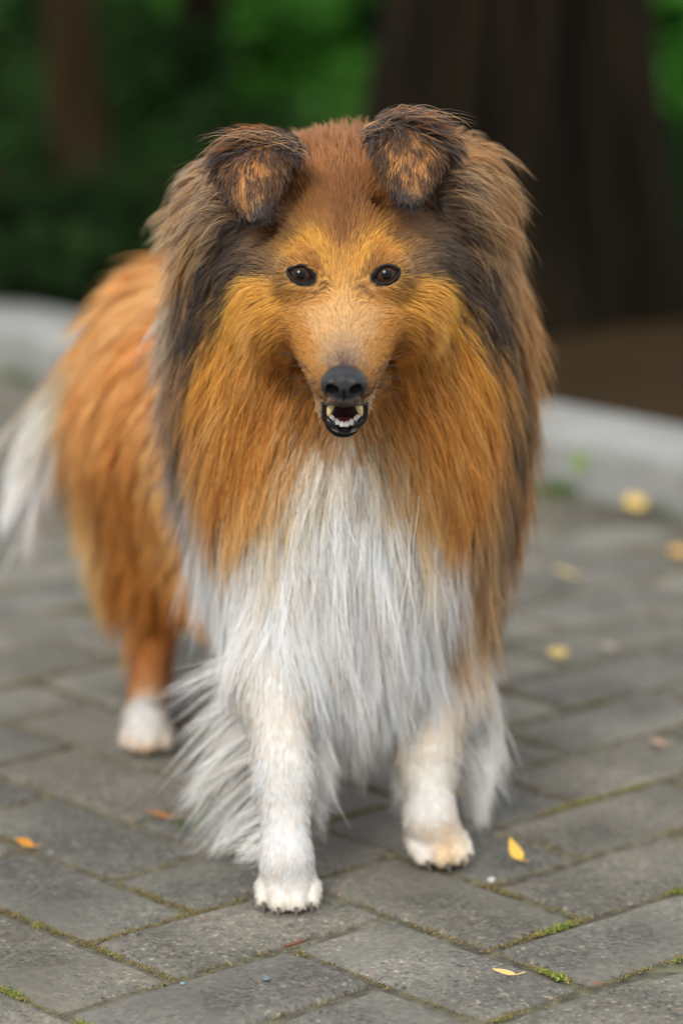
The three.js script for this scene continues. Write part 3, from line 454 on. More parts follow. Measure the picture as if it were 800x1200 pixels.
both(FR, [[330, 356], [314, 372], [298, 408], [284, 458], [268, 516]], { col: [gold, gold, [218, 148, 56], gold2, [188, 124, 54]], tip: [gold, [236, 176, 88], [226, 164, 82], [200, 140, 74]], len: [24, 92], lift: 0.34 });
both(FR, [[334, 378], [320, 396], [306, 436], [292, 490], [280, 540]], { col: [[214, 144, 56], [200, 128, 46], [186, 112, 36], rust, [196, 126, 50]], len: [22, 95], lift: 0.3 });
both(FR, [[379, 334], [372, 346], [362, 352]], { col: [[150, 98, 50], [184, 124, 58], [206, 142, 62]], len: 6, lift: 0.14, w: 0.5, cw: 1.2 });
both(FR, [[374, 316], [368, 304], [360, 294]], { col: [[150, 94, 40], [160, 100, 42], [190, 124, 50]], len: [6, 9], lift: 0.18, w: 0.5, cw: 1.1 });
// hollow under the cheeks, ruff on the throat
both(FR, [[346, 412], [330, 425], [316, 455], [304, 500], [292, 560]], { col: [rust, [160, 92, 30], [186, 112, 36], gold2, [232, 196, 140]], tip: [rust, [196, 122, 42], [224, 152, 62], [234, 180, 104]], len: [26, 80], lift: 0.24 });
both(FR, [[362, 470], [350, 490], [336, 530], [322, 590], [312, 640]], { col: [[170, 104, 38], [204, 134, 48], [222, 158, 72], [238, 222, 196], white], tip: [[190, 124, 50], [232, 172, 88], cream, white], len: [30, 84], lift: 0.26 });
both(FR, [[378, 500], [370, 525], [362, 570], [356, 620]], { col: [[190, 128, 56], [232, 200, 150], white, white], tip: [[214, 160, 96], [240, 226, 200], white, white], len: [36, 95], w: 1.2, lift: 0.26 });
comb(FR, [[402, 508], [402, 530], [403, 580], [404, 640]], { col: [[224, 196, 152], white, white, white], tip: [[240, 226, 204], white, white, white], len: [30, 105], w: 1.4, lift: 0.28 });
// ruff at left: stripe of black hair, then grey and tan
comb(FR, [[284, 272], [258, 298], [242, 335], [231, 385], [224, 440]], { col: [black, black, black, [70, 56, 46], [120, 92, 66]], len: [36, 62], lift: 0.3, cw: 0.35 });
comb(FR, [[230, 400], [222, 450], [218, 510], [224, 570]], { col: [[150, 104, 62], [120, 92, 70], [104, 90, 80], [150, 140, 132]], tip: [[170, 124, 76], [140, 114, 92], [170, 160, 150]], len: 90, lift: 0.26 });
comb(FR, [[246, 440], [240, 500], [244, 560], [252, 620]], { col: [[190, 128, 62], [170, 120, 70], [186, 160, 130], white], tip: [[200, 140, 74], [170, 130, 92], [200, 190, 180], white], len: 92, lift: 0.26 });
comb(FR, [[245, 235], [228, 265], [212, 310], [202, 370]], { col: [[150, 108, 68], [180, 136, 86], [200, 160, 108], [210, 178, 138]], tip: [[170, 140, 108], [206, 176, 134], [212, 186, 150]], len: [46, 80], lift: 0.34, cw: 1.6 });
comb(FR, [[206, 380], [202, 440], [204, 510], [214, 580]], { col: [[200, 178, 152], [214, 204, 194], [206, 200, 195], [224, 220, 216]], tip: [[206, 188, 166], [220, 214, 206], [170, 160, 154], [230, 226, 222]], len: 82, lift: 0.32, cw: 1.7 });
// ruff at right
comb(FR, [[520, 262], [544, 292], [560, 330], [572, 385], [582, 440]], { col: [black, black, black, [64, 50, 42], [90, 70, 54]], len: [36, 66], lift: 0.3, cw: 0.35 });
comb(FR, [[586, 450], [594, 510], [593, 570], [583, 620]], { col: [[112, 86, 60], [96, 76, 58], [92, 74, 58], [150, 112, 70]], tip: [[120, 96, 70], [90, 74, 60], [80, 66, 56]], len: 80, lift: 0.24, cw: 0.7 });
comb(FR, [[562, 395], [574, 450], [572, 520], [562, 590]], { col: [[198, 134, 58], [176, 118, 56], [160, 112, 62], [176, 132, 84]], tip: [[206, 146, 70], [186, 130, 70], [190, 150, 104]], len: 90, lift: 0.26 });
comb(FR, [[556, 222], [580, 264], [598, 320], [614, 390]], { col: [[164, 116, 66], [190, 138, 76], [206, 150, 82], [208, 148, 74]], tip: [[176, 130, 80], [204, 156, 96], [212, 158, 90]], len: [46, 74], lift: 0.36, cw: 1.6 });
comb(FR, [[618, 400], [622, 450], [620, 510], [610, 570]], { col: [[206, 148, 76], [202, 144, 74], [196, 140, 76]], tip: [[196, 154, 100], [190, 150, 98], [150, 116, 80]], len: 76, lift: 0.32, cw: 1.7 });
both(FR, [[268, 250], [244, 262], [226, 290]], { col: [[110, 80, 52], [126, 92, 58], [170, 128, 80]], tip: [[200, 160, 108], [164, 124, 82]], len: [44, 70], lift: 0.36 });
comb(FR, [[402, 150], [396, 130, 2.44], [390, 126, 2.50]], { col: [[150, 96, 52], [140, 100, 62]], len: 30, lift: 0.2 });
// chest: long white hair falling straight
for (const [x0, x1, x2] of [[262, 276, 300], [300, 316, 345], [345, 358, 385], [404, 408, 424], [455, 450, 446], [500, 492, 470], [536, 522, 492]]) comb([MANE, LEG], [[x0, 600], [x1, 660], [x2, 740], [x2 + 6, 800]], { col: [[232, 226, 218], white, white, [240, 238, 234]], len: [105, 70], lift: 0.2, march: MANE });
comb([MANE], [[560, 590], [560, 640], [545, 690]], { col: [[190, 150, 104], [200, 160, 110], [214, 180, 134]], len: 90, lift: 0.22 });
// body behind
const RR = [REAR];
const O1 = [238, 180, 98], O2 = [226, 158, 78], O3 = [240, 188, 112];
for (const [pts, col] of [
  [[[300, 330, 2.75], [230, 270], [180, 262], [140, 285]], [O3, [226, 160, 84], O1]], [[[190, 300], [150, 305], [110, 345]], [[224, 156, 76], O1]], [[[180, 350], [140, 380], [115, 430]], [O1, O2]],
  [[[175, 400], [150, 430], [130, 480]], [O2, O2]], [[[190, 460], [170, 500], [155, 560]], [O2, [206, 128, 50]]], [[[200, 520], [190, 580], [185, 640]], [O1, [200, 124, 48]]], [[[230, 560], [225, 620], [225, 690]], [O1, O2]],
  [[[260, 620], [255, 680], [255, 740]], [[206, 136, 62], O2]], [[[160, 540], [165, 600], [170, 680]], [[204, 128, 50], [196, 120, 46]]]]) comb(RR, pts, { col, len: 55, lift: 0.3, march: REAR });
comb(RR, [[118, 470], [100, 540], [104, 620], [118, 690]].map(([x, y]) => [x, y, 3.0]), { col: [[214, 160, 84], [226, 190, 126], [222, 186, 124], [206, 160, 92]], len: 95, lift: 0.34, cw: 2.5 });
comb(RR, [[140, 500], [128, 570], [132, 640], [140, 690]].map(([x, y]) => [x, y, 2.95]), { col: [[214, 150, 70], [222, 178, 106], [214, 166, 92], [200, 140, 66]], len: 85, lift: 0.3, cw: 1.6 });
comb(RR, [[125, 405, 3.04], [100, 450, 3.03], [72, 500, 3.02]], { col: [[206, 160, 100], [210, 196, 168], [222, 216, 206]], len: [60, 85], lift: 0.3, cw: 1.6 });
comb(RR, [[72, 500, 3.02], [45, 560, 3.0], [18, 620, 2.99]], { col: [[226, 222, 214], [232, 228, 224], white], len: [85, 70], lift: 0.3, cw: 2.2 });
comb(RR, [[600, 440, 2.66], [618, 510, 2.62], [620, 580, 2.62], [600, 660, 2.62]], { col: [[206, 136, 56], [214, 144, 58], [212, 142, 58], [206, 140, 62]], len: 70, lift: 0.38 });
comb(RR, [[560, 560, 2.6], [575, 620, 2.58], [565, 700, 2.58]], { col: [[206, 140, 66], [206, 138, 60]], len: 75, lift: 0.3 });
comb(RR, [[400, 720, 2.62], [400, 770, 2.64]], { col: [[190, 130, 70], [180, 124, 70]], len: 50, lift: 0.25 });
// legs: short and smooth, white below, ginger on the hind legs
const LG = [LEG], legWhite = [228, 224, 218];
comb(LG, [[320, 740], [322, 820], [330, 900], [336, 980], [337, 1040], [337, 1068]], { col: [legWhite, [238, 232, 222], legWhite, legWhite, legWhite, [234, 222, 198]], len: [11, 3.2], lift: 0.12, march: LEG });
comb(LG, [[345, 760], [348, 840], [352, 920]], { col: [legWhite, [238, 232, 222], legWhite], len: [11, 7], lift: 0.15, march: LEG });
comb(LG, [[516, 740], [516, 820], [504, 880], [502, 950], [520, 1000], [530, 1014]], { col: [legWhite, [232, 218, 198], [230, 222, 208], legWhite, [226, 196, 152], [222, 196, 160]], len: [11, 3.2], lift: 0.12, march: LEG });
comb(LG, [[540, 1000], [556, 1012]], { col: [[232, 212, 182], legWhite], len: 3.2, lift: 0.12, march: LEG });
comb(LG, [[496, 1000], [508, 1018]], { col: [[230, 222, 212], [220, 190, 150]], len: 3.2, lift: 0.12, march: LEG });
comb(LG, [[176, 690], [178, 740], [172, 790], [170, 812]], { col: [[204, 130, 56], [206, 132, 58], [212, 148, 82], [224, 190, 150]], len: [22, 9], lift: 0.2, march: LEG });
comb(LG, [[170, 818], [168, 860], [168, 884]], { col: [legWhite, legWhite, [222, 178, 120]], len: [9, 6], lift: 0.18, march: LEG });
comb(LG, [[388, 740], [380, 800], [372, 850]], { col: [[190, 124, 60], [200, 150, 96], legWhite], len: [20, 8], lift: 0.2, march: LEG });
// ears
for (const s of [0, 1]) {
  const P = s ? earR : earL, cen = s ? [478, 193] : [303, 210], q = (dx, dy) => { const h = march(cen[0] + (s ? -dx : dx), cen[1] + dy, EAR, sdf0); return h.p; }, sm = (dx, dy, ddx, ddy, c, len, lift, tip) => { const p = q(dx, dy), d = V.norm(V.add(V.mul([s ? -1 : 1, 0, 0], ddx), V.mul(UPC, -ddy))); samples.push({ p, d, c0: furColor(...c), c1: furColor(...(tip || c)), len: len * 0.5e-3, lift: lift * 0.7, w: 1, cw: 1, regions: [EAR], den: 1 }); };
  const D = [84, 58, 40], B = [140, 86, 42], BL = [50, 42, 38];
  for (const [dx, dy, ddx, ddy, c, len, lift, tip] of [[-40, -18, -0.6, 0.5, D, 16, 0.3], [-20, -30, -0.3, 0.3, B, 12, 0.25], [0, -38, 0.0, 0.35, [130, 78, 38], 12, 0.25], [20, -40, 0.3, 0.5, D, 16, 0.3], [40, -44, 0.6, 0.7, BL, 20, 0.3], [46, -25, 0.35, 1, BL, 18, 0.3], [30, -15, 0.1, 1, D, 12, 0.25],
    [-30, 0, -0.1, 1, [120, 76, 42], 12, 0.25], [-10, -8, 0, 1, [168, 104, 52], 11, 0.25], [10, -5, 0.1, 1, [120, 76, 44], 12, 0.25], [-14, 14, 0.1, 1, [190, 134, 78], 12, 0.25], [4, 12, 0.1, 1, [96, 64, 42], 12, 0.25], [16, 10, -0.1, 1, D, 13, 0.25], [-6, 28, 0.1, 1, [160, 112, 70], 12, 0.25], [4, 36, 0, 1, [66, 58, 56], 13, 0.25]]) sm(dx, dy, ddx, ddy, c, len, lift, tip);
  // long fringe from the ear's upper edge, swept outwards
  for (const [dx, dy] of [[30, -50], [5, -48], [-20, -40]]) { const p = V.add(q(dx, dy), V.mul(TO, -0.012)); samples.push({ p, d: V.norm(V.add(V.mul([s ? 1 : -1, 0, 0], 1), V.mul(UPC, -0.15))), c0: rgb(70, 52, 42), c1: rgb(110, 86, 66), len: 0.026, lift: 0.4, w: 1.4, cw: 1, regions: [EAR], den: 1 }); }
}
// black rims of the eyes and lips colour the skin there
const skinDark = (x, y, z) => { let m = 9; for (const e of eyes) m = Math.min(m, (() => { const dx = x - e.c[0], dy = y - e.c[1], dz = z - e.c[2]; const u = dx * e.ex[0] + dy * e.ex[1] + dz * e.ex[2], v = dx * e.ey[0] + dy * e.ey[1] + dz * e.ey[2]; return Math.sqrt(((u + e.s * 0.0008) / 0.0108) ** 2 + (v / 0.0074) ** 2 + (Math.hypot(dx, dy, dz) > 0.03 ? 9 : 0)); })()); const dx = x - mouthC[0], v = (y - mouthC[1]) * UPC[1] + (z - mouthC[2]) * UPC[2]; m = Math.min(m, Math.sqrt((dx / 0.0155) ** 2 + ((v + 0.0035) / 0.0108) ** 2) + (Math.hypot(dx, y - mouthC[1], z - mouthC[2]) > 0.06 ? 9 : 0)); return m; };
const noseMask = (x, y, z) => { const v = (y - noseC[1]) * UPC[1] + (z - noseC[2]) * UPC[2]; return Math.sqrt(((x - noseC[0]) / 0.0148) ** 2 + ((v - 0.0005) / 0.0125) ** 2) + (Math.hypot(x - noseC[0], y - noseC[1], z - noseC[2]) > 0.05 ? 9 : 0); };

const earTone = (x, y, z) => { const P = x < HE[0] ? earL : earR; let m = 1e9, b = P[0]; for (const q of P) { const d = (x - q[0]) ** 2 + (y - q[1]) ** 2 + (z - q[2]) ** 2; if (d < m) { m = d; b = q; } } return [b[3], b[4]]; };
const EAR_BLACK = furColor(44, 38, 36), EAR_DARK = furColor(80, 54, 38), EAR_ORANGE = furColor(168, 100, 42), EAR_TAN = furColor(206, 146, 84);
function earColor(p, n) {
  const [t, s] = earTone(...p), q = [p[0] * 160, p[1] * 160, p[2] * 160], v = noise3(...q) * 0.5 + noise3(q[0] * 2.3, q[1] * 2.3, 5) * 0.35; let c = t < 0.52 ? V.mix(EAR_DARK, EAR_ORANGE, smooth(-0.3, 0.5, v + 0.25 - Math.abs(t - 0.42) * 2)) : V.mix(EAR_DARK, V.mix(EAR_ORANGE, EAR_TAN, rnd()), smooth(0.0, 0.35, v + 0.05));
  c = V.mix(c, EAR_BLACK, 0.75 * smooth(0.7, 1.1, Math.abs(s) + v * 0.7)); c = V.mix(c, EAR_BLACK, 0.9 * Math.exp(-(((t - 0.56 - v * 0.06) / 0.035) ** 2))); return V.mix(c, EAR_BLACK, smooth(0.86, 1, t));
}
const byRegion = [0, 1, 2, 3, 4].map((r) => samples.filter((s) => s.regions.includes(r)));
function field(region, x, y, z, want) {                      // inverse-distance blend of the combing lines
  let W = 0, C = 0, dx = 0, dy = 0, dz = 0, len = 0, lift = 0; const c0 = [0, 0, 0], c1 = [0, 0, 0];
  for (const s of byRegion[region]) {
    const q = (x - s.p[0]) ** 2 + (y - s.p[1]) ** 2 + (z - s.p[2]) ** 2 + 2e-5, k = 1 / (q * q), w = k * s.w; W += w; dx += s.d[0] * w; dy += s.d[1] * w; dz += s.d[2] * w;
    if (want) { len += s.len * w; lift += s.lift * w; const c = k * s.cw / q; C += c; for (let i = 0; i < 3; i++) { c0[i] += s.c0[i] * c; c1[i] += s.c1[i] * c; } }
  }
  const d = V.norm([dx, dy, dz]); return want ? { d, len: len / W, lift: lift / W, c0: c0.map((v) => v / C), c1: c1.map((v) => v / C) } : d;
}
function regionAt(x, y, z) {
  const e = earDist(x, y, z); if (e < 0.0025) return EAR; let best = 1, r = 0;
  for (const p of prims) { const d = primDist(p, x, y, z) - (p.region === LEG && y > 0.16 ? -0.03 : 0); if (d < best) { best = d; r = p.region; } } return r;
}
// ------------------------------------------------------------------ body surface
const bodyPos = [], bodyIdx = [];
for (const n of nets) { const o = bodyPos.length / 3; for (const v of n.pos) bodyPos.push(v); for (const i of n.idx) bodyIdx.push(i + o); }
const nV = bodyPos.length / 3, bodyNor = new Float32Array(nV * 3), bodyCol = new Float32Array(nV * 3), bodyReg = new Uint8Array(nV);
for (let i = 0; i < nV; i++) {
  const p = [bodyPos[3 * i], bodyPos[3 * i + 1], bodyPos[3 * i + 2]], n = grad(sdf, p); bodyNor.set(n, 3 * i);
  const r = bodyReg[i] = regionAt(...p), f = field(r, ...p, true), dk = r === HEAD ? smooth(0.95, 1.15, Math.min(skinDark(...p), noseMask(...p))) : 1; bodyCol.set(f.c0.map((c) => lerp(0.012, c * 0.75, dk)), 3 * i);
}
const dog = thing('dog', 'long haired golden and white collie dog standing on the paving, facing the viewer', 'dog', [0, 0, 0]);
{
  const g = new THREE.BufferGeometry(); g.setAttribute('position', new THREE.Float32BufferAttribute(bodyPos, 3)); g.setAttribute('normal', new THREE.BufferAttribute(bodyNor, 3)); g.setAttribute('color', new THREE.BufferAttribute(bodyCol, 3)); g.setIndex(bodyIdx);
  mesh('body', g, new THREE.MeshPhysicalMaterial({ vertexColors: true, roughness: 0.8, specularIntensity: 0.25 }), dog);
}
// ------------------------------------------------------------------ hair
function Hair(name, material) { return { name, pos: [], nor: [], col: [], idx: [], n: 0 }; }
function growStrand(H, pts, nrm, c0, c1, width, roll, shine) {
  const N = pts.length; let base = H.pos.length / 3; const W = width * 0.5;
  for (let i = 0; i < N; i++) {
    const t = i / (N - 1), p = pts[i], a = pts[Math.max(0, i - 1)], b = pts[Math.min(N - 1, i + 1)], d = V.norm(V.sub(b, a));
    let n = V.sub(nrm, V.mul(d, V.dot(nrm, d))); n = V.len(n) < 0.05 ? V.norm(V.cross(d, [0.3, 0.5, 0.8])) : V.norm(n);
    const s0 = V.cross(d, n), side = V.norm(V.add(V.mul(s0, Math.cos(roll)), V.mul(n, Math.sin(roll)))), w = W * (t < 0.15 ? 0.7 + 2 * t : 1) * (1 - 0.92 * Math.pow(t, 2.4));
    const c = V.mix(c0, c1, smooth(0.05, 0.95, t));
    if (i === N - 1) { H.pos.push(p[0], p[1], p[2]); H.nor.push(n[0], n[1], n[2]); H.col.push(c[0], c[1], c[2]); } else for (const s of [-1, 1]) { H.pos.push(p[0] + side[0] * w * s, p[1] + side[1] * w * s, p[2] + side[2] * w * s); const m = V.norm(V.add(n, V.mul(s0, 0.55 * s))); H.nor.push(m[0], m[1], m[2]); H.col.push(c[0], c[1], c[2]); }
    if (i > 0) { const q = base + (i - 1) * 2; if (i < N - 1) H.idx.push(q, q + 1, q + 2, q + 1, q + 3, q + 2); else H.idx.push(q, q + 1, q + 2); }
  }
  H.n++;
}
function hairMesh(H, label, sheen) {
  const g = new THREE.BufferGeometry(); g.setAttribute('position', new THREE.Float32BufferAttribute(H.pos, 3)); g.setAttribute('normal', new THREE.Float32BufferAttribute(H.nor, 3)); g.setAttribute('color', new THREE.Float32BufferAttribute(H.col, 3)); g.setIndex(H.idx);
  const m = new THREE.MeshPhysicalMaterial({ vertexColors: true, roughness: 0.48, specularIntensity: sheen, transmission: 0.42, thickness: 0, side: THREE.DoubleSide });
  const o = mesh(H.name, g, m, dog); stuff(o); if (label) o.userData.label = label; return o;
}
// places on the body, weighted by area and by how much they show
const triArea = new Float64Array(bodyIdx.length / 3); 
function tri(k) { const a = bodyIdx[3 * k], b = bodyIdx[3 * k + 1], c = bodyIdx[3 * k + 2]; return [a, b, c]; }
const vp = (i) => [bodyPos[3 * i], bodyPos[3 * i + 1], bodyPos[3 * i + 2]], vn = (i) => [bodyNor[3 * i], bodyNor[3 * i + 1], bodyNor[3 * i + 2]];
const weightOf = [1, 1, 1, 1, 1];
function scatter(regionTest, count) {
  const cum = [], ids = []; let s = 0;
  for (let k = 0; k < triArea.length; k++) { const [a, b, c] = tri(k); if (!regionTest(bodyReg[a], vp(a))) continue; const A = vp(a), B = vp(b), Cc = vp(c), ar = V.len(V.cross(V.sub(B, A), V.sub(Cc, A))) / 2; const n = vn(a), toCam = V.norm(V.sub([0, CAM_H, 0], A)), f = V.dot(n, toCam); s += ar * (f > -0.15 ? 1 : f > -0.6 ? 0.45 : 0.2); cum.push(s); ids.push(k); }
  const out = []; for (let i = 0; i < count; i++) { const r = rnd() * s; let lo = 0, hi = cum.length - 1; while (lo < hi) { const m = (lo + hi) >> 1; if (cum[m] < r) lo = m + 1; else hi = m; } const [a, b, c] = tri(ids[lo]); let u = rnd(), v = rnd(); if (u + v > 1) { u = 1 - u; v = 1 - v; } const w = 1 - u - v, A = vp(a), B = vp(b), Cc = vp(c); out.push({ p: [0, 1, 2].map((i) => A[i] * w + B[i] * u + Cc[i] * v), n: V.norm([0, 1, 2].map((i) => bodyNor[3 * a + i] * w + bodyNor[3 * b + i] * u + bodyNor[3 * c + i] * v)), region: bodyReg[a] }); }
  return out;
}
// one lock of hair: follows the combing lines, sags, stays outside the body
function growGuide(root, f, steps, o) {
  const g = f.d, gt = V.norm(V.sub(g, V.mul(root.n, Math.max(0, -0.2) + V.dot(g, root.n)))); let d = V.norm(V.add(V.mul(gt, 1 - f.lift), V.mul(root.n, f.lift * 1.3))), p = root.p; const L = f.len * o.lenScale, h = L / steps, pts = [p];
  const wob = [gauss(), gauss(), gauss()];
  for (let i = 0; i < steps; i++) {
    const t = (i + 1) / steps;
    if (i > 0) { const fd = field(root.region, p[0], p[1], p[2], false); d = V.norm(V.add(V.mul(d, 1 - o.follow), V.add(V.mul(fd, o.follow), V.add([0, -o.sag * t, 0], V.mul(wob, o.wobble))))); }
    let q = V.add(p, V.mul(d, h)); const s = sdf(q[0], q[1], q[2]), min = Math.min(L * 0.12, 0.0012 + 0.10 * L * Math.min(1, t * 2) * f.lift * 2);
    if (s < min) { const n = grad(sdf, q, 0.003); q = V.add(q, V.mul(n, min - s)); d = V.norm(V.sub(q, p)); q = V.add(p, V.mul(d, h)); }
    p = q; if (p[1] < 0.004) p = [p[0], 0.004, p[2]]; pts.push(p);
  }
  return pts;
}
function groom(name, regionTest, o) {
  const H = Hair(name), roots = scatter(regionTest, o.count), nG = Math.max(50, Math.round(o.count / o.perLock)), guides = [], cell = o.cell, grid = new Map(), key = (p) => Math.floor(p[0] / cell) + ',' + Math.floor(p[1] / cell) + ',' + Math.floor(p[2] / cell);
  for (let i = 0; i < nG; i++) { const r = roots[Math.floor(i * roots.length / nG)]; const f = field(r.region, ...r.p, true); const g = { r, f, pts: growGuide(r, f, o.steps, { ...o, lenScale: 0.8 + 0.35 * rnd() }), mix: [gauss() * o.mixing, gauss() * o.mixing, gauss() * o.mixing], tone: Math.exp(gauss() * o.lockTone), hue: gauss() }; guides.push(g); const k = key(r.p); if (!grid.has(k)) grid.set(k, []); grid.get(k).push(g); }
  for (const r of roots) {
    if (o.skip && o.skip(r)) continue;
    const ci = Math.floor(r.p[0] / cell), cj = Math.floor(r.p[1] / cell), ck = Math.floor(r.p[2] / cell); let best = null, bd = 1e9;
    for (let a = -1; a <= 1; a++) for (let b = -1; b <= 1; b++) for (let c = -1; c <= 1; c++) { const G = grid.get((ci + a) + ',' + (cj + b) + ',' + (ck + c)); if (G) for (const g of G) { const d = (g.r.p[0] - r.p[0]) ** 2 + (g.r.p[1] - r.p[1]) ** 2 + (g.r.p[2] - r.p[2]) ** 2; if (d < bd && V.dot(g.r.n, r.n) > 0.2) { bd = d; best = g; } } }
    if (!best) continue;
    const mx = o.mixing, lj = best.mix, f = field(r.region, r.p[0] + lj[0] + gauss() * mx * 0.5, r.p[1] + lj[1] + gauss() * mx * 0.5, r.p[2] + lj[2] + gauss() * mx * 0.5, true); const k = clamp(f.len / best.f.len, 0.5, 1.6) * (0.62 + 0.5 * rnd()), off = V.sub(r.p, best.r.p), stray = rnd() < o.stray, clump = stray ? 0.1 : o.clump * (0.6 + 0.5 * rnd()), amp = f.len * (stray ? 0.09 : o.frizz), jit = [gauss(), gauss(), gauss()], ph = rnd() * 6.28, sp = [gauss() * 0.0016, gauss() * 0.0016, gauss() * 0.0016], n = o.steps, pts = [];
    for (let i = 0; i <= n; i++) {
      const t = i / n, gp = best.pts[i], a = V.add(r.p, V.mul(V.sub(gp, best.pts[0]), k)), cl = clump * Math.pow(t, 0.8), along = V.add(best.pts[0], V.mul(V.sub(gp, best.pts[0]), k)); const b = V.add(along, V.add(sp, V.mul(off, 0.22))); let q = V.mix(a, b, cl);
      q = V.add(q, V.mul(jit, amp * t * t)); const wv = Math.sin(ph + t * 5) * amp * 0.35 * t; q = [q[0] + wv, q[1], q[2] + wv * 0.5]; pts.push(q);
    }
    if (r.region === EAR) { f.c0 = earColor(r.p, r.n); f.c1 = V.mul(f.c0, 1.25); }
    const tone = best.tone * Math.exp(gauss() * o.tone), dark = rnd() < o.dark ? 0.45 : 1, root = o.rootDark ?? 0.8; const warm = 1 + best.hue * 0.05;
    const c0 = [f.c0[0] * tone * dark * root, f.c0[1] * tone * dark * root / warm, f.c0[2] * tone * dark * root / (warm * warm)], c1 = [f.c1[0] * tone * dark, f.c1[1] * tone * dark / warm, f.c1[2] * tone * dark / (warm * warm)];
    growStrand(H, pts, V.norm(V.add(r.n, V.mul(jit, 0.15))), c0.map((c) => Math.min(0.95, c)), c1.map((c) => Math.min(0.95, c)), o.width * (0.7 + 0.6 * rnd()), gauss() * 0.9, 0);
  }
  return hairMesh(H, o.label, o.sheen ?? 0.28);
}
const Q = 1;                                                 // amount of hair
const eyeCorner = (p) => eyes.some((e) => { const d = V.sub(p, e.c), u = V.dot(d, e.ex) + e.s * 0.0105, v = V.dot(d, e.ey) + 0.0012; return V.len(d) < 0.03 && (u / 0.0058) ** 2 + (v / 0.0046) ** 2 < 1; });
const skinSkip = (r) => eyeCorner(r.p) || skinDark(...r.p) < 1.04 || noseMask(...r.p) < 1.0 || sdf0(...r.p) < -0.0012;
// face: short hair; farther back it lengthens into the ruff
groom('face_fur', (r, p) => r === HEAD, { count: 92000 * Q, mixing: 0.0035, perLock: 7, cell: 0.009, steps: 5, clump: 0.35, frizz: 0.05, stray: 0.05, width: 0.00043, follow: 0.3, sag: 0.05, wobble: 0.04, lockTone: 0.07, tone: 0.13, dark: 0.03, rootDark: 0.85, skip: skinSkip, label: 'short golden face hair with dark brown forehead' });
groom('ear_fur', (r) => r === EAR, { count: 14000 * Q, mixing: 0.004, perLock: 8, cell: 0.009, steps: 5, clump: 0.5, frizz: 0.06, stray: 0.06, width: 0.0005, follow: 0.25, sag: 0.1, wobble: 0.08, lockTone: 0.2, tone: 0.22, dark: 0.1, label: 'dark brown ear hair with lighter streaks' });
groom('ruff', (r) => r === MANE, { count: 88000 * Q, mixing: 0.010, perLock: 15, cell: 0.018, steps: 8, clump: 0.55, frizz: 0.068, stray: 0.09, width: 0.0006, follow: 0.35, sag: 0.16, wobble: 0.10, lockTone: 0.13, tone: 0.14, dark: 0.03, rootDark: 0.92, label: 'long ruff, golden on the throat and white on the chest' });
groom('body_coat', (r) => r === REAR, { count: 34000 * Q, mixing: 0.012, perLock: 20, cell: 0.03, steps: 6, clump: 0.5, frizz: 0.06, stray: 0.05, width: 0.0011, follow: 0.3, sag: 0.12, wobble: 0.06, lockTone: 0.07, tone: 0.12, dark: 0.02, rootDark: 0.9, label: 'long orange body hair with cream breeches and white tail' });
groom('leg_fur', (r) => r === LEG, { count: 40000 * Q, mixing: 0.004, perLock: 10, cell: 0.012, steps: 4, clump: 0.25, frizz: 0.05, stray: 0.03, width: 0.0006, follow: 0.2, sag: 0.05, wobble: 0.04, lockTone: 0.02, tone: 0.03, dark: 0, rootDark: 1, label: 'short white leg hair, ginger on the hind legs' });
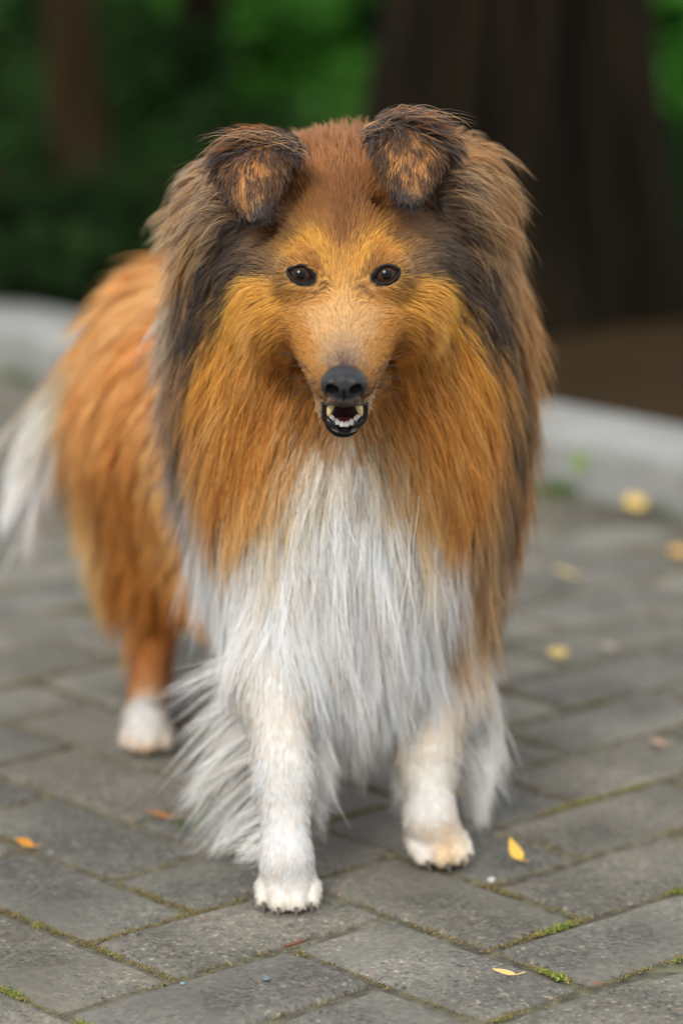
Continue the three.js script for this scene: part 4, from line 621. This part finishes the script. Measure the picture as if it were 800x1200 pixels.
// long white feathering on the back of the front legs: locks drawn from the leg outwards and down
{
  const H = Hair('leg_feathering'), wht = rgb(238, 235, 230);
  function locks(nLocks, per, from, mid, to, w = 0.0008, c = wht) {
    for (let l = 0; l < nLocks; l++) {
      const t = (l + rnd()) / nLocks, j = () => gauss(), A = from(t, j), M = mid(t, j), B = to(t, j), tone = 0.82 + 0.3 * rnd();
      for (let k = 0; k < per; k++) {
        const s = 0.55 + 0.5 * rnd(), a = V.add(A, [gauss() * 0.006, gauss() * 0.007, gauss() * 0.008]), stray = rnd() < 0.12 ? 3 : 1, e = [gauss() * 0.006 * stray, gauss() * 0.006 * stray, gauss() * 0.009], m = V.add(V.mix(A, M, 1), [gauss() * 0.007, gauss() * 0.007, gauss() * 0.007]), b = V.add(V.mix(M, B, s), e), pts = [];
        for (let i = 0; i <= 9; i++) { const u = i / 9, p = V.add(V.mul(a, (1 - u) * (1 - u)), V.add(V.mul(m, 2 * u * (1 - u)), V.mul(b, u * u))); p[0] += 0.0012 * Math.sin(u * 9 + k) * u; p[1] = Math.max(0.003, p[1]); pts.push(p); }
        const q = tone * (0.9 + 0.2 * rnd()); growStrand(H, pts, V.norm([gauss() * 0.3, 0.5, 0.8]), c.map((x) => x * q * 0.92), c.map((x) => Math.min(0.9, x * q)), w * (0.6 + 0.8 * rnd()), gauss() * 0.8, 0);
      }
    }
  }
  const L = (a, b, t) => a + (b - a) * t;
  // left leg: a fan blown to the left
  locks(36, 10, (t, j) => at(L(318, 322, t) + j() * 5, L(750, 960, t), 2.485), (t, j) => at(L(262, 285, t) + j() * 14, L(765, 985, t) + j() * 9, 2.52 + j() * 0.012), (t, j) => at(L(182, 246, t) + j() * 22, L(800, 1000, t) + j() * 14 + 90 * Math.sin(t * 3.1), 2.55 + j() * 0.02));
  locks(20, 14, (t, j) => at(L(322, 320, t) + j() * 5, L(740, 880, t), 2.48), (t, j) => at(L(280, 272, t) + j() * 12, L(790, 900, t) + j() * 10, 2.51), (t, j) => at(L(250, 205, t) + j() * 16, L(905, 950, t) + j() * 14, 2.54));
  locks(8, 10, (t, j) => at(322 + j() * 3, L(960, 1000, t), 2.46), (t, j) => at(300 + j() * 6, L(985, 1004, t), 2.47), (t, j) => at(L(262, 285, t) + j() * 10, L(1002, 1012, t) + j() * 4, 2.47));
  locks(14, 18, (t, j) => at(352 + j() * 4, L(800, 930, t), 2.48), (t, j) => at(L(385, 374, t) + j() * 5, L(850, 960, t), 2.49), (t, j) => at(L(398, 378, t) + j() * 8, L(910, 985, t) + j() * 10, 2.5));
  // right leg: hangs on its outer side
  locks(46, 28, (t, j) => at(L(548, 522, t) + j() * 5, L(735, 900, t), 2.58), (t, j) => at(L(584, 552, t) + j() * 6, L(800, 930, t) + j() * 8, 2.60), (t, j) => at(L(582, 560, t) + j() * 8, L(900, 985, t) + j() * 14, 2.61));
  locks(18, 22, (t, j) => at(490 + j() * 5, L(760, 880, t), 2.58), (t, j) => at(L(466, 476, t) + j() * 6, L(830, 920, t), 2.59), (t, j) => at(L(455, 470, t) + j() * 8, L(890, 950, t) + j() * 10, 2.6));
  // loose hair under the chest
  locks(16, 18, (t, j) => at(L(395, 470, t) + j() * 6, 790 + j() * 10, 2.56), (t, j) => at(L(398, 462, t) + j() * 6, 850 + j() * 10, 2.57), (t, j) => at(L(400, 460, t) + j() * 12, 905 + j() * 16, 2.58), 0.001);
  hairMesh(H, 'long wispy white hair on the back of the front legs', 0.28);
}
// cream breeches behind the thigh
{
  const H = Hair('breeches'), cr = furColor(226, 194, 132), og = furColor(216, 150, 72);
  for (let l = 0; l < 130; l++) {
    const t = rnd(), c = V.mix(cr, og, clamp(0.9 * rnd() + (t > 0.7 ? 0.1 : -0.2), 0, 1)), A = at(142 + gauss() * 12 + t * 24, lerp(440, 640, t), 2.99 + gauss() * 0.02), M = V.add(at(lerp(104, 128, t) + gauss() * 9, lerp(520, 680, t), 3.02), [0, 0, gauss() * 0.02]), B = at(lerp(82, 128, t) + gauss() * 14, lerp(610, 725, t) + gauss() * 14, 3.03), tone = 0.85 + 0.3 * rnd();
    for (let k = 0; k < 22; k++) { const a = V.add(A, [gauss() * 0.009, gauss() * 0.009, gauss() * 0.009]), m = V.add(M, [gauss() * 0.009, gauss() * 0.009, gauss() * 0.009]), b = V.add(V.mix(M, B, 0.5 + 0.6 * rnd()), [gauss() * 0.008, gauss() * 0.008, gauss() * 0.01]), pts = []; for (let i = 0; i <= 6; i++) { const u = i / 6; pts.push(V.add(V.mul(a, (1 - u) * (1 - u)), V.add(V.mul(m, 2 * u * (1 - u)), V.mul(b, u * u)))); } growStrand(H, pts, V.norm(V.add(TO, [-0.4 + gauss() * 0.3, 0.3, 0])), c.map((x) => x * tone * 0.9), c.map((x) => Math.min(0.9, x * tone)), 0.0012, gauss() * 0.8, 0); }
  }
  hairMesh(H, 'cream hair on the back of the thigh', 0.28);
}
// curly loose white hairs on the chest
{
  const H = Hair('loose_hair');
  for (let k = 0; k < 10; k++) { const px = 340 + rnd() * 170, py = 580 + rnd() * 140, z = march(px, py, -1, sdf0).z - 0.028 - rnd() * 0.018, L = 50 + rnd() * 130, pts = [], ph = rnd() * 6, am = 1.5 + rnd() * 4, dr = gauss() * 26; for (let i = 0; i <= 9; i++) { const t = i / 9; pts.push(at(px + dr * t + am * Math.sin(ph + t * 7), py + L * t, z - 0.004 * Math.sin(t * 3))); } const c = rgb(243, 240, 236); growStrand(H, pts, V.norm(V.add(TO, [gauss() * 0.3, 0.3, 0])), c, c, 0.00042, gauss() * 0.6, 0); }
  for (const s of [-1, 1]) for (let k = 0; k < 230; k++) { // hair curving over the upper edge of the ears, outwards
    const q = rnd(), x0 = s < 0 ? 366 - q * 60 : 416 + q * 60, yt = s < 0 ? lerp(178, 160, Math.min(1, q * 2.4)) : lerp(160, 136, Math.min(1, q * 2.4)), y0 = yt + 16 - 20 * rnd(), x1 = x0 + s * (34 + rnd() * 62), y1 = yt + 6 + rnd() * 52, z = 2.322 - rnd() * 0.026, pts = [], lift = 4 + rnd() * 13, wv = gauss() * 3; for (let i = 0; i <= 9; i++) { const t = i / 9; pts.push(at(lerp(x0, x1, t), lerp(y0, y1, t * t) - lift * Math.sin(t * 2.5) + wv * Math.sin(t * 5), z + 0.016 * t * t)); } const c = V.mul([EAR_BLACK, EAR_BLACK, EAR_DARK, furColor(130, 92, 58), furColor(176, 128, 78)][Math.floor(rnd() * 5)], 0.7 + 0.6 * rnd()); growStrand(H, pts, V.norm(V.add(TO, UPC)), c, c.map((x) => x * 1.25), 0.00042, gauss() * 0.7, 0); }
  for (const s of [-1, 1]) for (let k = 0; k < 420; k++) { // soft fringe on the ears' upper and outer edges
    const P = s < 0 ? earL : earR, e = P[Math.floor(rnd() * P.length)]; if (e[3] > 0.62 || (Math.abs(e[4]) < 0.6 && (e[3] < 0.25 || e[3] > 0.5))) continue; const out = V.norm([s * (0.6 + 0.5 * e[4] * s), 0.55 - e[3] * 0.6 + gauss() * 0.2, 0.15 + gauss() * 0.3]), L = 0.010 + 0.026 * rnd() * rnd(), p0 = [e[0], e[1], e[2]], pts = []; for (let i = 0; i <= 5; i++) { const t = i / 5; pts.push(V.add(p0, V.add(V.mul(out, L * t), [s * 0.35 * L * t * t, -0.55 * L * t * t, 0]))); } const c = V.mul([EAR_BLACK, EAR_DARK, EAR_ORANGE, furColor(150, 118, 84)][Math.floor(rnd() * 4)], 0.7 + 0.6 * rnd()); growStrand(H, pts, V.norm(V.add(TO, UPC)), c, c.map((x) => x * 1.2), 0.0004, gauss() * 0.7, 0); }
  for (const s of [-1, 1]) for (let k = 0; k < 110; k++) { // pale tufts behind the ears
    const b = rnd(), x0 = s < 0 ? 285 - b * 30 : 512 + b * 26, y0 = (s < 0 ? 222 : 196) + rnd() * 40, pts = [], z = 2.335 + rnd() * 0.015, dx = s * (32 + rnd() * 44), dy = 6 + rnd() * 42; for (let i = 0; i <= 7; i++) { const t = i / 7; pts.push(at(x0 + dx * t, y0 + dy * t * t - 6 * Math.sin(t * 3), z - 0.006 * Math.sin(t * 3))); } const c = [rgb(196, 166, 124), rgb(140, 112, 84), rgb(90, 72, 58)][Math.floor(rnd() * 3)]; growStrand(H, pts, V.norm(V.add(TO, UPC)), c.map((x) => x * 0.8), c, 0.0006, gauss() * 0.7, 0); }
  for (let k = 0; k < 300; k++) { const px = 384 + rnd() * 38, e = Math.abs(px - 403) / 30, h0 = march(px, 467 - e * 4 + gauss() * 2, HEAD, sdf), pts = [], L = 5 + rnd() * 6, dx = (px - 403) * 0.06 + gauss() * 1.5; for (let i = 0; i <= 4; i++) { const t = i / 4; pts.push(at(px + dx * t, 467 - e * 4 + L * t, h0.z - 0.001 - 0.0016 * Math.sin(t * 2.6))); } const c = V.mul(V.mix(furColor(104, 88, 76), furColor(176, 130, 84), e * rnd()), 0.6 + 0.5 * rnd()); growStrand(H, pts, V.norm(TO), c.map((x) => x * 0.8), c, 0.00045, gauss() * 0.6, 0); }
  hairMesh(H, 'single loose hairs on the chest and ears', 0.5);
}
// ------------------------------------------------------------------ eyes, nose, mouth, whiskers, claws
function pushVerts(g, fn) { const p = g.attributes.position; for (let i = 0; i < p.count; i++) { const q = fn([p.getX(i), p.getY(i), p.getZ(i)]); p.setXYZ(i, ...q); } g.computeVertexNormals(); return g; }
const wet = (c, r = 0.25, cc = 1) => { const m = new THREE.MeshPhysicalMaterial({ roughness: r, clearcoat: cc, clearcoatRoughness: 0.06 }); m.color.setRGB(...c); return m; };
for (const e of eyes) {
  const g = new THREE.SphereGeometry(EYE_R, 48, 36); g.rotateX(Math.PI / 2); const p = g.attributes.position, c = [];
  for (let i = 0; i < p.count; i++) {
    const z = p.getZ(i) / EYE_R, r = Math.acos(clamp(z, -1, 1)), a = Math.atan2(p.getY(i), p.getX(i)); const iris = smooth(0.66, 0.60, r), pupil = smooth(0.33, 0.26, r), f = 0.75 + 0.35 * noise3(Math.cos(a) * 7, Math.sin(a) * 7, r * 2), scl = [0.06, 0.05, 0.05];
    const ir = [0.04 * f, 0.013 * f, 0.0045 * f].map((v) => v * smooth(0.68, 0.5, r) + 0.004); c.push(...[0, 1, 2].map((k) => lerp(lerp(scl[k] * (r > 0.8 ? 1.6 : 0.4), ir[k], iris), 0.003, pupil)));
  }
  g.setAttribute('color', new THREE.Float32BufferAttribute(c, 3));
  const b = new THREE.Matrix4().makeBasis(new THREE.Vector3(1, 0, 0), new THREE.Vector3(...UPC), new THREE.Vector3(...TO)), m = new THREE.MeshPhysicalMaterial({ vertexColors: true, roughness: 0.8, specularIntensity: 0.0, clearcoat: 0.34, clearcoatRoughness: 0.02 });
  const o = mesh('eye', g, m, dog); o.quaternion.setFromRotationMatrix(b); o.position.set(...e.c);
  // lids: dark rims of the opening, thicker below, and wet inside corner
  const rim = [], N = 40, surf = (u, v) => { const r = 0.01345, w = Math.sqrt(Math.max(1e-6, r * r - u * u - v * v)); return [e.ex[0] * u + e.ey[0] * v + TO[0] * w, e.ex[1] * u + e.ey[1] * v + TO[1] * w, e.ex[2] * u + e.ey[2] * v + TO[2] * w]; };
  const inner = -e.s; for (let i = 0; i < N; i++) { const a = i / N * Math.PI * 2, u = Math.cos(a) * 0.00975, v = (Math.sin(a) > 0 ? almondTop(u * 0.99) : almondBottom(u * 0.99)); rim.push(new THREE.Vector3(...surf(u, v))); }
  const lid = new THREE.TubeGeometry(new THREE.CatmullRomCurve3(rim, true), 90, 0.00085, 8, true);
  const inv = new THREE.Matrix4().copy(b).invert(); lid.applyMatrix4(inv); mesh('eyelid', lid, new THREE.MeshPhysicalMaterial({ color: new THREE.Color().setRGB(0.010, 0.009, 0.010), roughness: 0.55, specularIntensity: 0.4 }), o);
  const car = new THREE.SphereGeometry(0.0022, 12, 8); car.scale(1.5, 0.8, 0.8); const cp = surf(inner * 0.0102, -0.0006); car.translate(...cp); car.applyMatrix4(inv); mesh('tear_corner', car, wet([0.02, 0.016, 0.017], 0.2), o);
}
{ // nose pad
  const B = [[1, 0, 0], UPC, TO], f = (x, y, z) => {
    const d = [x - noseC[0], y - noseC[1], z - noseC[2]], u = d[0], v = V.dot(d, UPC), w = V.dot(d, TO), au = Math.abs(u);
    const wide = 0.0142 + 0.12 * clamp(v, -0.012, 0.006), k = Math.sqrt((u / wide) ** 2 + (v / 0.0122) ** 2 + ((w + 0.002) / 0.0125) ** 2.0); let s = (k - 1) * 0.0115;
    const lobe = Math.sqrt(((au - 0.0088) / 0.0062) ** 2 + ((v + 0.001) / 0.0066) ** 2 + ((w - 0.0045) / 0.006) ** 2); s = smin(s, (lobe - 1) * 0.006, 0.004);
    const seg = (ax, ay, bx, by, r) => { const h = clamp(((au - ax) * (bx - ax) + (v - ay) * (by - ay)) / ((bx - ax) ** 2 + (by - ay) ** 2), 0, 1); return Math.hypot(au - ax - (bx - ax) * h, v - ay - (by - ay) * h, Math.min(0, w - 0.002)) - r; };
    s = Math.max(s, -Math.min(seg(0.0062, -0.0048, 0.0092, -0.0032, 0.0026), seg(0.0092, -0.0042, 0.0140, -0.0068, 0.0008)));
    s = smin(s, 1, 0.001); const gr = Math.hypot(au, Math.max(0, v + 0.003), 0); s = Math.max(s, 0.0004 - gr + (v > -0.0045 || w < 0 ? 1e3 * 0 - 1 : 0)); return s;
  };
  const n = surfaceNets(f, V.sub(noseC, [0.02, 0.02, 0.022]), V.add(noseC, [0.02, 0.02, 0.022]), 0.0006), g = new THREE.BufferGeometry(); g.setAttribute('position', new THREE.Float32BufferAttribute(n.pos, 3)); const nn = [], uv = []; for (let i = 0; i < n.pos.length; i += 3) { nn.push(...grad(f, [n.pos[i], n.pos[i + 1], n.pos[i + 2]], 0.0004)); uv.push(n.pos[i] * 60, (n.pos[i + 1] - n.pos[i + 2]) * 60); } g.setAttribute('normal', new THREE.Float32BufferAttribute(nn, 3)); g.setAttribute('uv', new THREE.Float32BufferAttribute(uv, 2)); g.setIndex(n.idx);
  const peb = tile((u, v) => { let m = 1; const X = u * 26, Y = v * 26, i = Math.floor(X), j = Math.floor(Y); for (let a = -1; a < 2; a++) for (let b = -1; b < 2; b++) m = Math.min(m, Math.hypot(i + a + hash3(i + a, j + b, 1) - X, j + b + hash3(i + a, j + b, 2) - Y)); return m; });
  mesh('nose', g, new THREE.MeshPhysicalMaterial({ color: new THREE.Color().setRGB(0.012, 0.012, 0.015), roughness: 0.42, specularIntensity: 0.7, clearcoat: 0.25, clearcoatRoughness: 0.3, bumpMap: dataTex(256, (u, v) => 1 - peb(u, v), false), bumpScale: 0.0005 }), dog);
}
{ // mouth: dark lining, lips, tongue, teeth
  const mp = (px, py, z) => new THREE.Vector3(...at(px, py, z)), jawZ = march(403, 506, -1, sdf).z;
  const lip = [[379, 472, 2.247], [379.5, 480, 2.252], [382.5, 489.5, 2.256], [389, 497.5, 2.256], [397, 502.5, jawZ - 0.0005], [404, 503.8, jawZ - 0.001], [411, 502.5, jawZ - 0.0005], [419, 497.5, 2.256], [425.5, 489.5, 2.256], [428.5, 480, 2.252], [429, 472, 2.247]].map((q) => mp(...q));
  const lg = new THREE.TubeGeometry(new THREE.CatmullRomCurve3(lip), 70, 0.0024, 10), m = new THREE.MeshPhysicalMaterial({ roughness: 0.35, clearcoat: 0.2, specularIntensity: 0.5, clearcoatRoughness: 0.15 }); m.color.setRGB(0.014, 0.013, 0.017);
  { const cv = new THREE.CatmullRomCurve3(lip), p = lg.attributes.position; for (let i = 0; i <= 70; i++) { const c = cv.getPointAt(i / 70), k = 0.35 + 0.8 * Math.pow(Math.sin(Math.PI * i / 70), 0.7); for (let j = 0; j <= 10; j++) { const q = i * 11 + j; p.setXYZ(q, c.x + (p.getX(q) - c.x) * k, c.y + (p.getY(q) - c.y) * k, c.z + (p.getZ(q) - c.z) * k); } } lg.computeVertexNormals(); }
  mesh('lower_lip', lg, m, dog);
  const up = [[376, 472, 2.246], [383, 474, 2.238], [392, 474.5, 2.230], [403, 476, 2.226], [414, 474.5, 2.230], [423, 474, 2.238], [431, 472, 2.246]].map((q) => mp(...q)); mesh('upper_lip', new THREE.TubeGeometry(new THREE.CatmullRomCurve3(up), 50, 0.0007, 8), m, dog);
  const lining = new THREE.SphereGeometry(1, 24, 16, 0, Math.PI * 2); lining.scale(0.0162, 0.0122, 0.02); const lo = mesh('mouth_lining', lining, new THREE.MeshPhysicalMaterial({ color: new THREE.Color().setRGB(0.022, 0.006, 0.006), roughness: 0.6, specularIntensity: 0.15 }), dog); lo.position.set(...at(403.5, 485, 2.285)); lo.rotation.x = -PITCH;
  const tg = pushVerts(new THREE.SphereGeometry(1, 28, 18), ([x, y, z]) => [x * 0.0098 * (1 - 0.15 * z), y * 0.0036 + 0.0012 * Math.abs(x) - 0.001 * z, z * 0.019]); const to = mesh('tongue', tg, wet([0.10, 0.022, 0.024], 0.45, 0.15), dog); to.position.set(...at(403.5, 490, 2.276)); to.rotation.x = -PITCH + 0.25;
  const tooth = (px, py, z, r, h, down, tilt, c = [0.72, 0.66, 0.52]) => { const g = new THREE.LatheGeometry([[0, 1], [0.35, 0.9], [0.7, 0.6], [0.95, 0.2], [1, -0.1], [0.85, -0.6]].map(([a, b]) => new THREE.Vector2(a * r, b * h)), 12); const o = mesh('tooth', g, wet(c, 0.3, 0.5), dog); o.position.set(...at(px, py, z)); o.rotation.set(down ? Math.PI - 0.2 : -0.2, 0, tilt); return o; };
  const yel = [0.68, 0.50, 0.22];
  tooth(387, 478, 2.243, 0.0023, 0.0058, true, 0.28, yel); tooth(421, 478, 2.243, 0.0023, 0.0058, true, -0.28, yel);
  const jz = 2.258; [[388, 490, 0.0023], [394.5, 495, 0.0022], [400.5, 497.5, 0.0019], [406, 497.5, 0.0019], [411.5, 495.5, 0.0022], [418.5, 490.5, 0.0024]].forEach(([x, y, r], i) => tooth(x, y, jz + Math.abs(i - 2.5) * 0.001 - 0.002, r, r * 1.25, false, (2.5 - i) * 0.12, [0.72, 0.68, 0.60]));
}
{ const dark = new THREE.MeshStandardMaterial({ color: new THREE.Color().setRGB(0.02, 0.016, 0.014), roughness: 0.5 });
  for (const s of [-1, 1]) for (const [dx, y, ex, ey] of [[36, 440, 62, 428], [38, 447, 68, 446], [36, 454, 64, 468], [33, 460, 60, 484], [40, 434, 74, 414], [31, 449, 56, 458]]) { const x = 403 + s * dx, h = march(x, y, HEAD, sdf0), c = new THREE.QuadraticBezierCurve3(new THREE.Vector3(...h.p), new THREE.Vector3(...at(x + s * (ex - dx) * 0.5, lerp(y, ey, 0.5) - 7, h.z + 0.004)), new THREE.Vector3(...at(403 + s * ex, ey, h.z + 0.022))); mesh('whisker', new THREE.TubeGeometry(c, 14, 0.00024, 4), dark, dog); } }
{ const cm = wet([0.075, 0.062, 0.052], 0.5, 0.1); for (const [a, b, s] of toeClaws) { const c = new THREE.QuadraticBezierCurve3(new THREE.Vector3(...a), new THREE.Vector3(...V.add(V.mix(a, b, 0.6), [0, 0.0025, 0])), new THREE.Vector3(...b)), g = new THREE.TubeGeometry(c, 8, 0.0024 * s, 8), p = g.attributes.position; for (let i = 0; i <= 8; i++) { const ctr = c.getPoint(i / 8), k = 1 - 0.8 * i / 8; for (let j = 0; j <= 8; j++) { const q = i * 9 + j; p.setXYZ(q, ctr.x + (p.getX(q) - ctr.x) * k, ctr.y + (p.getY(q) - ctr.y) * k, ctr.z + (p.getZ(q) - ctr.z) * k); } } mesh('claw', g, cm, dog); } }
renderer.render(scene, camera);
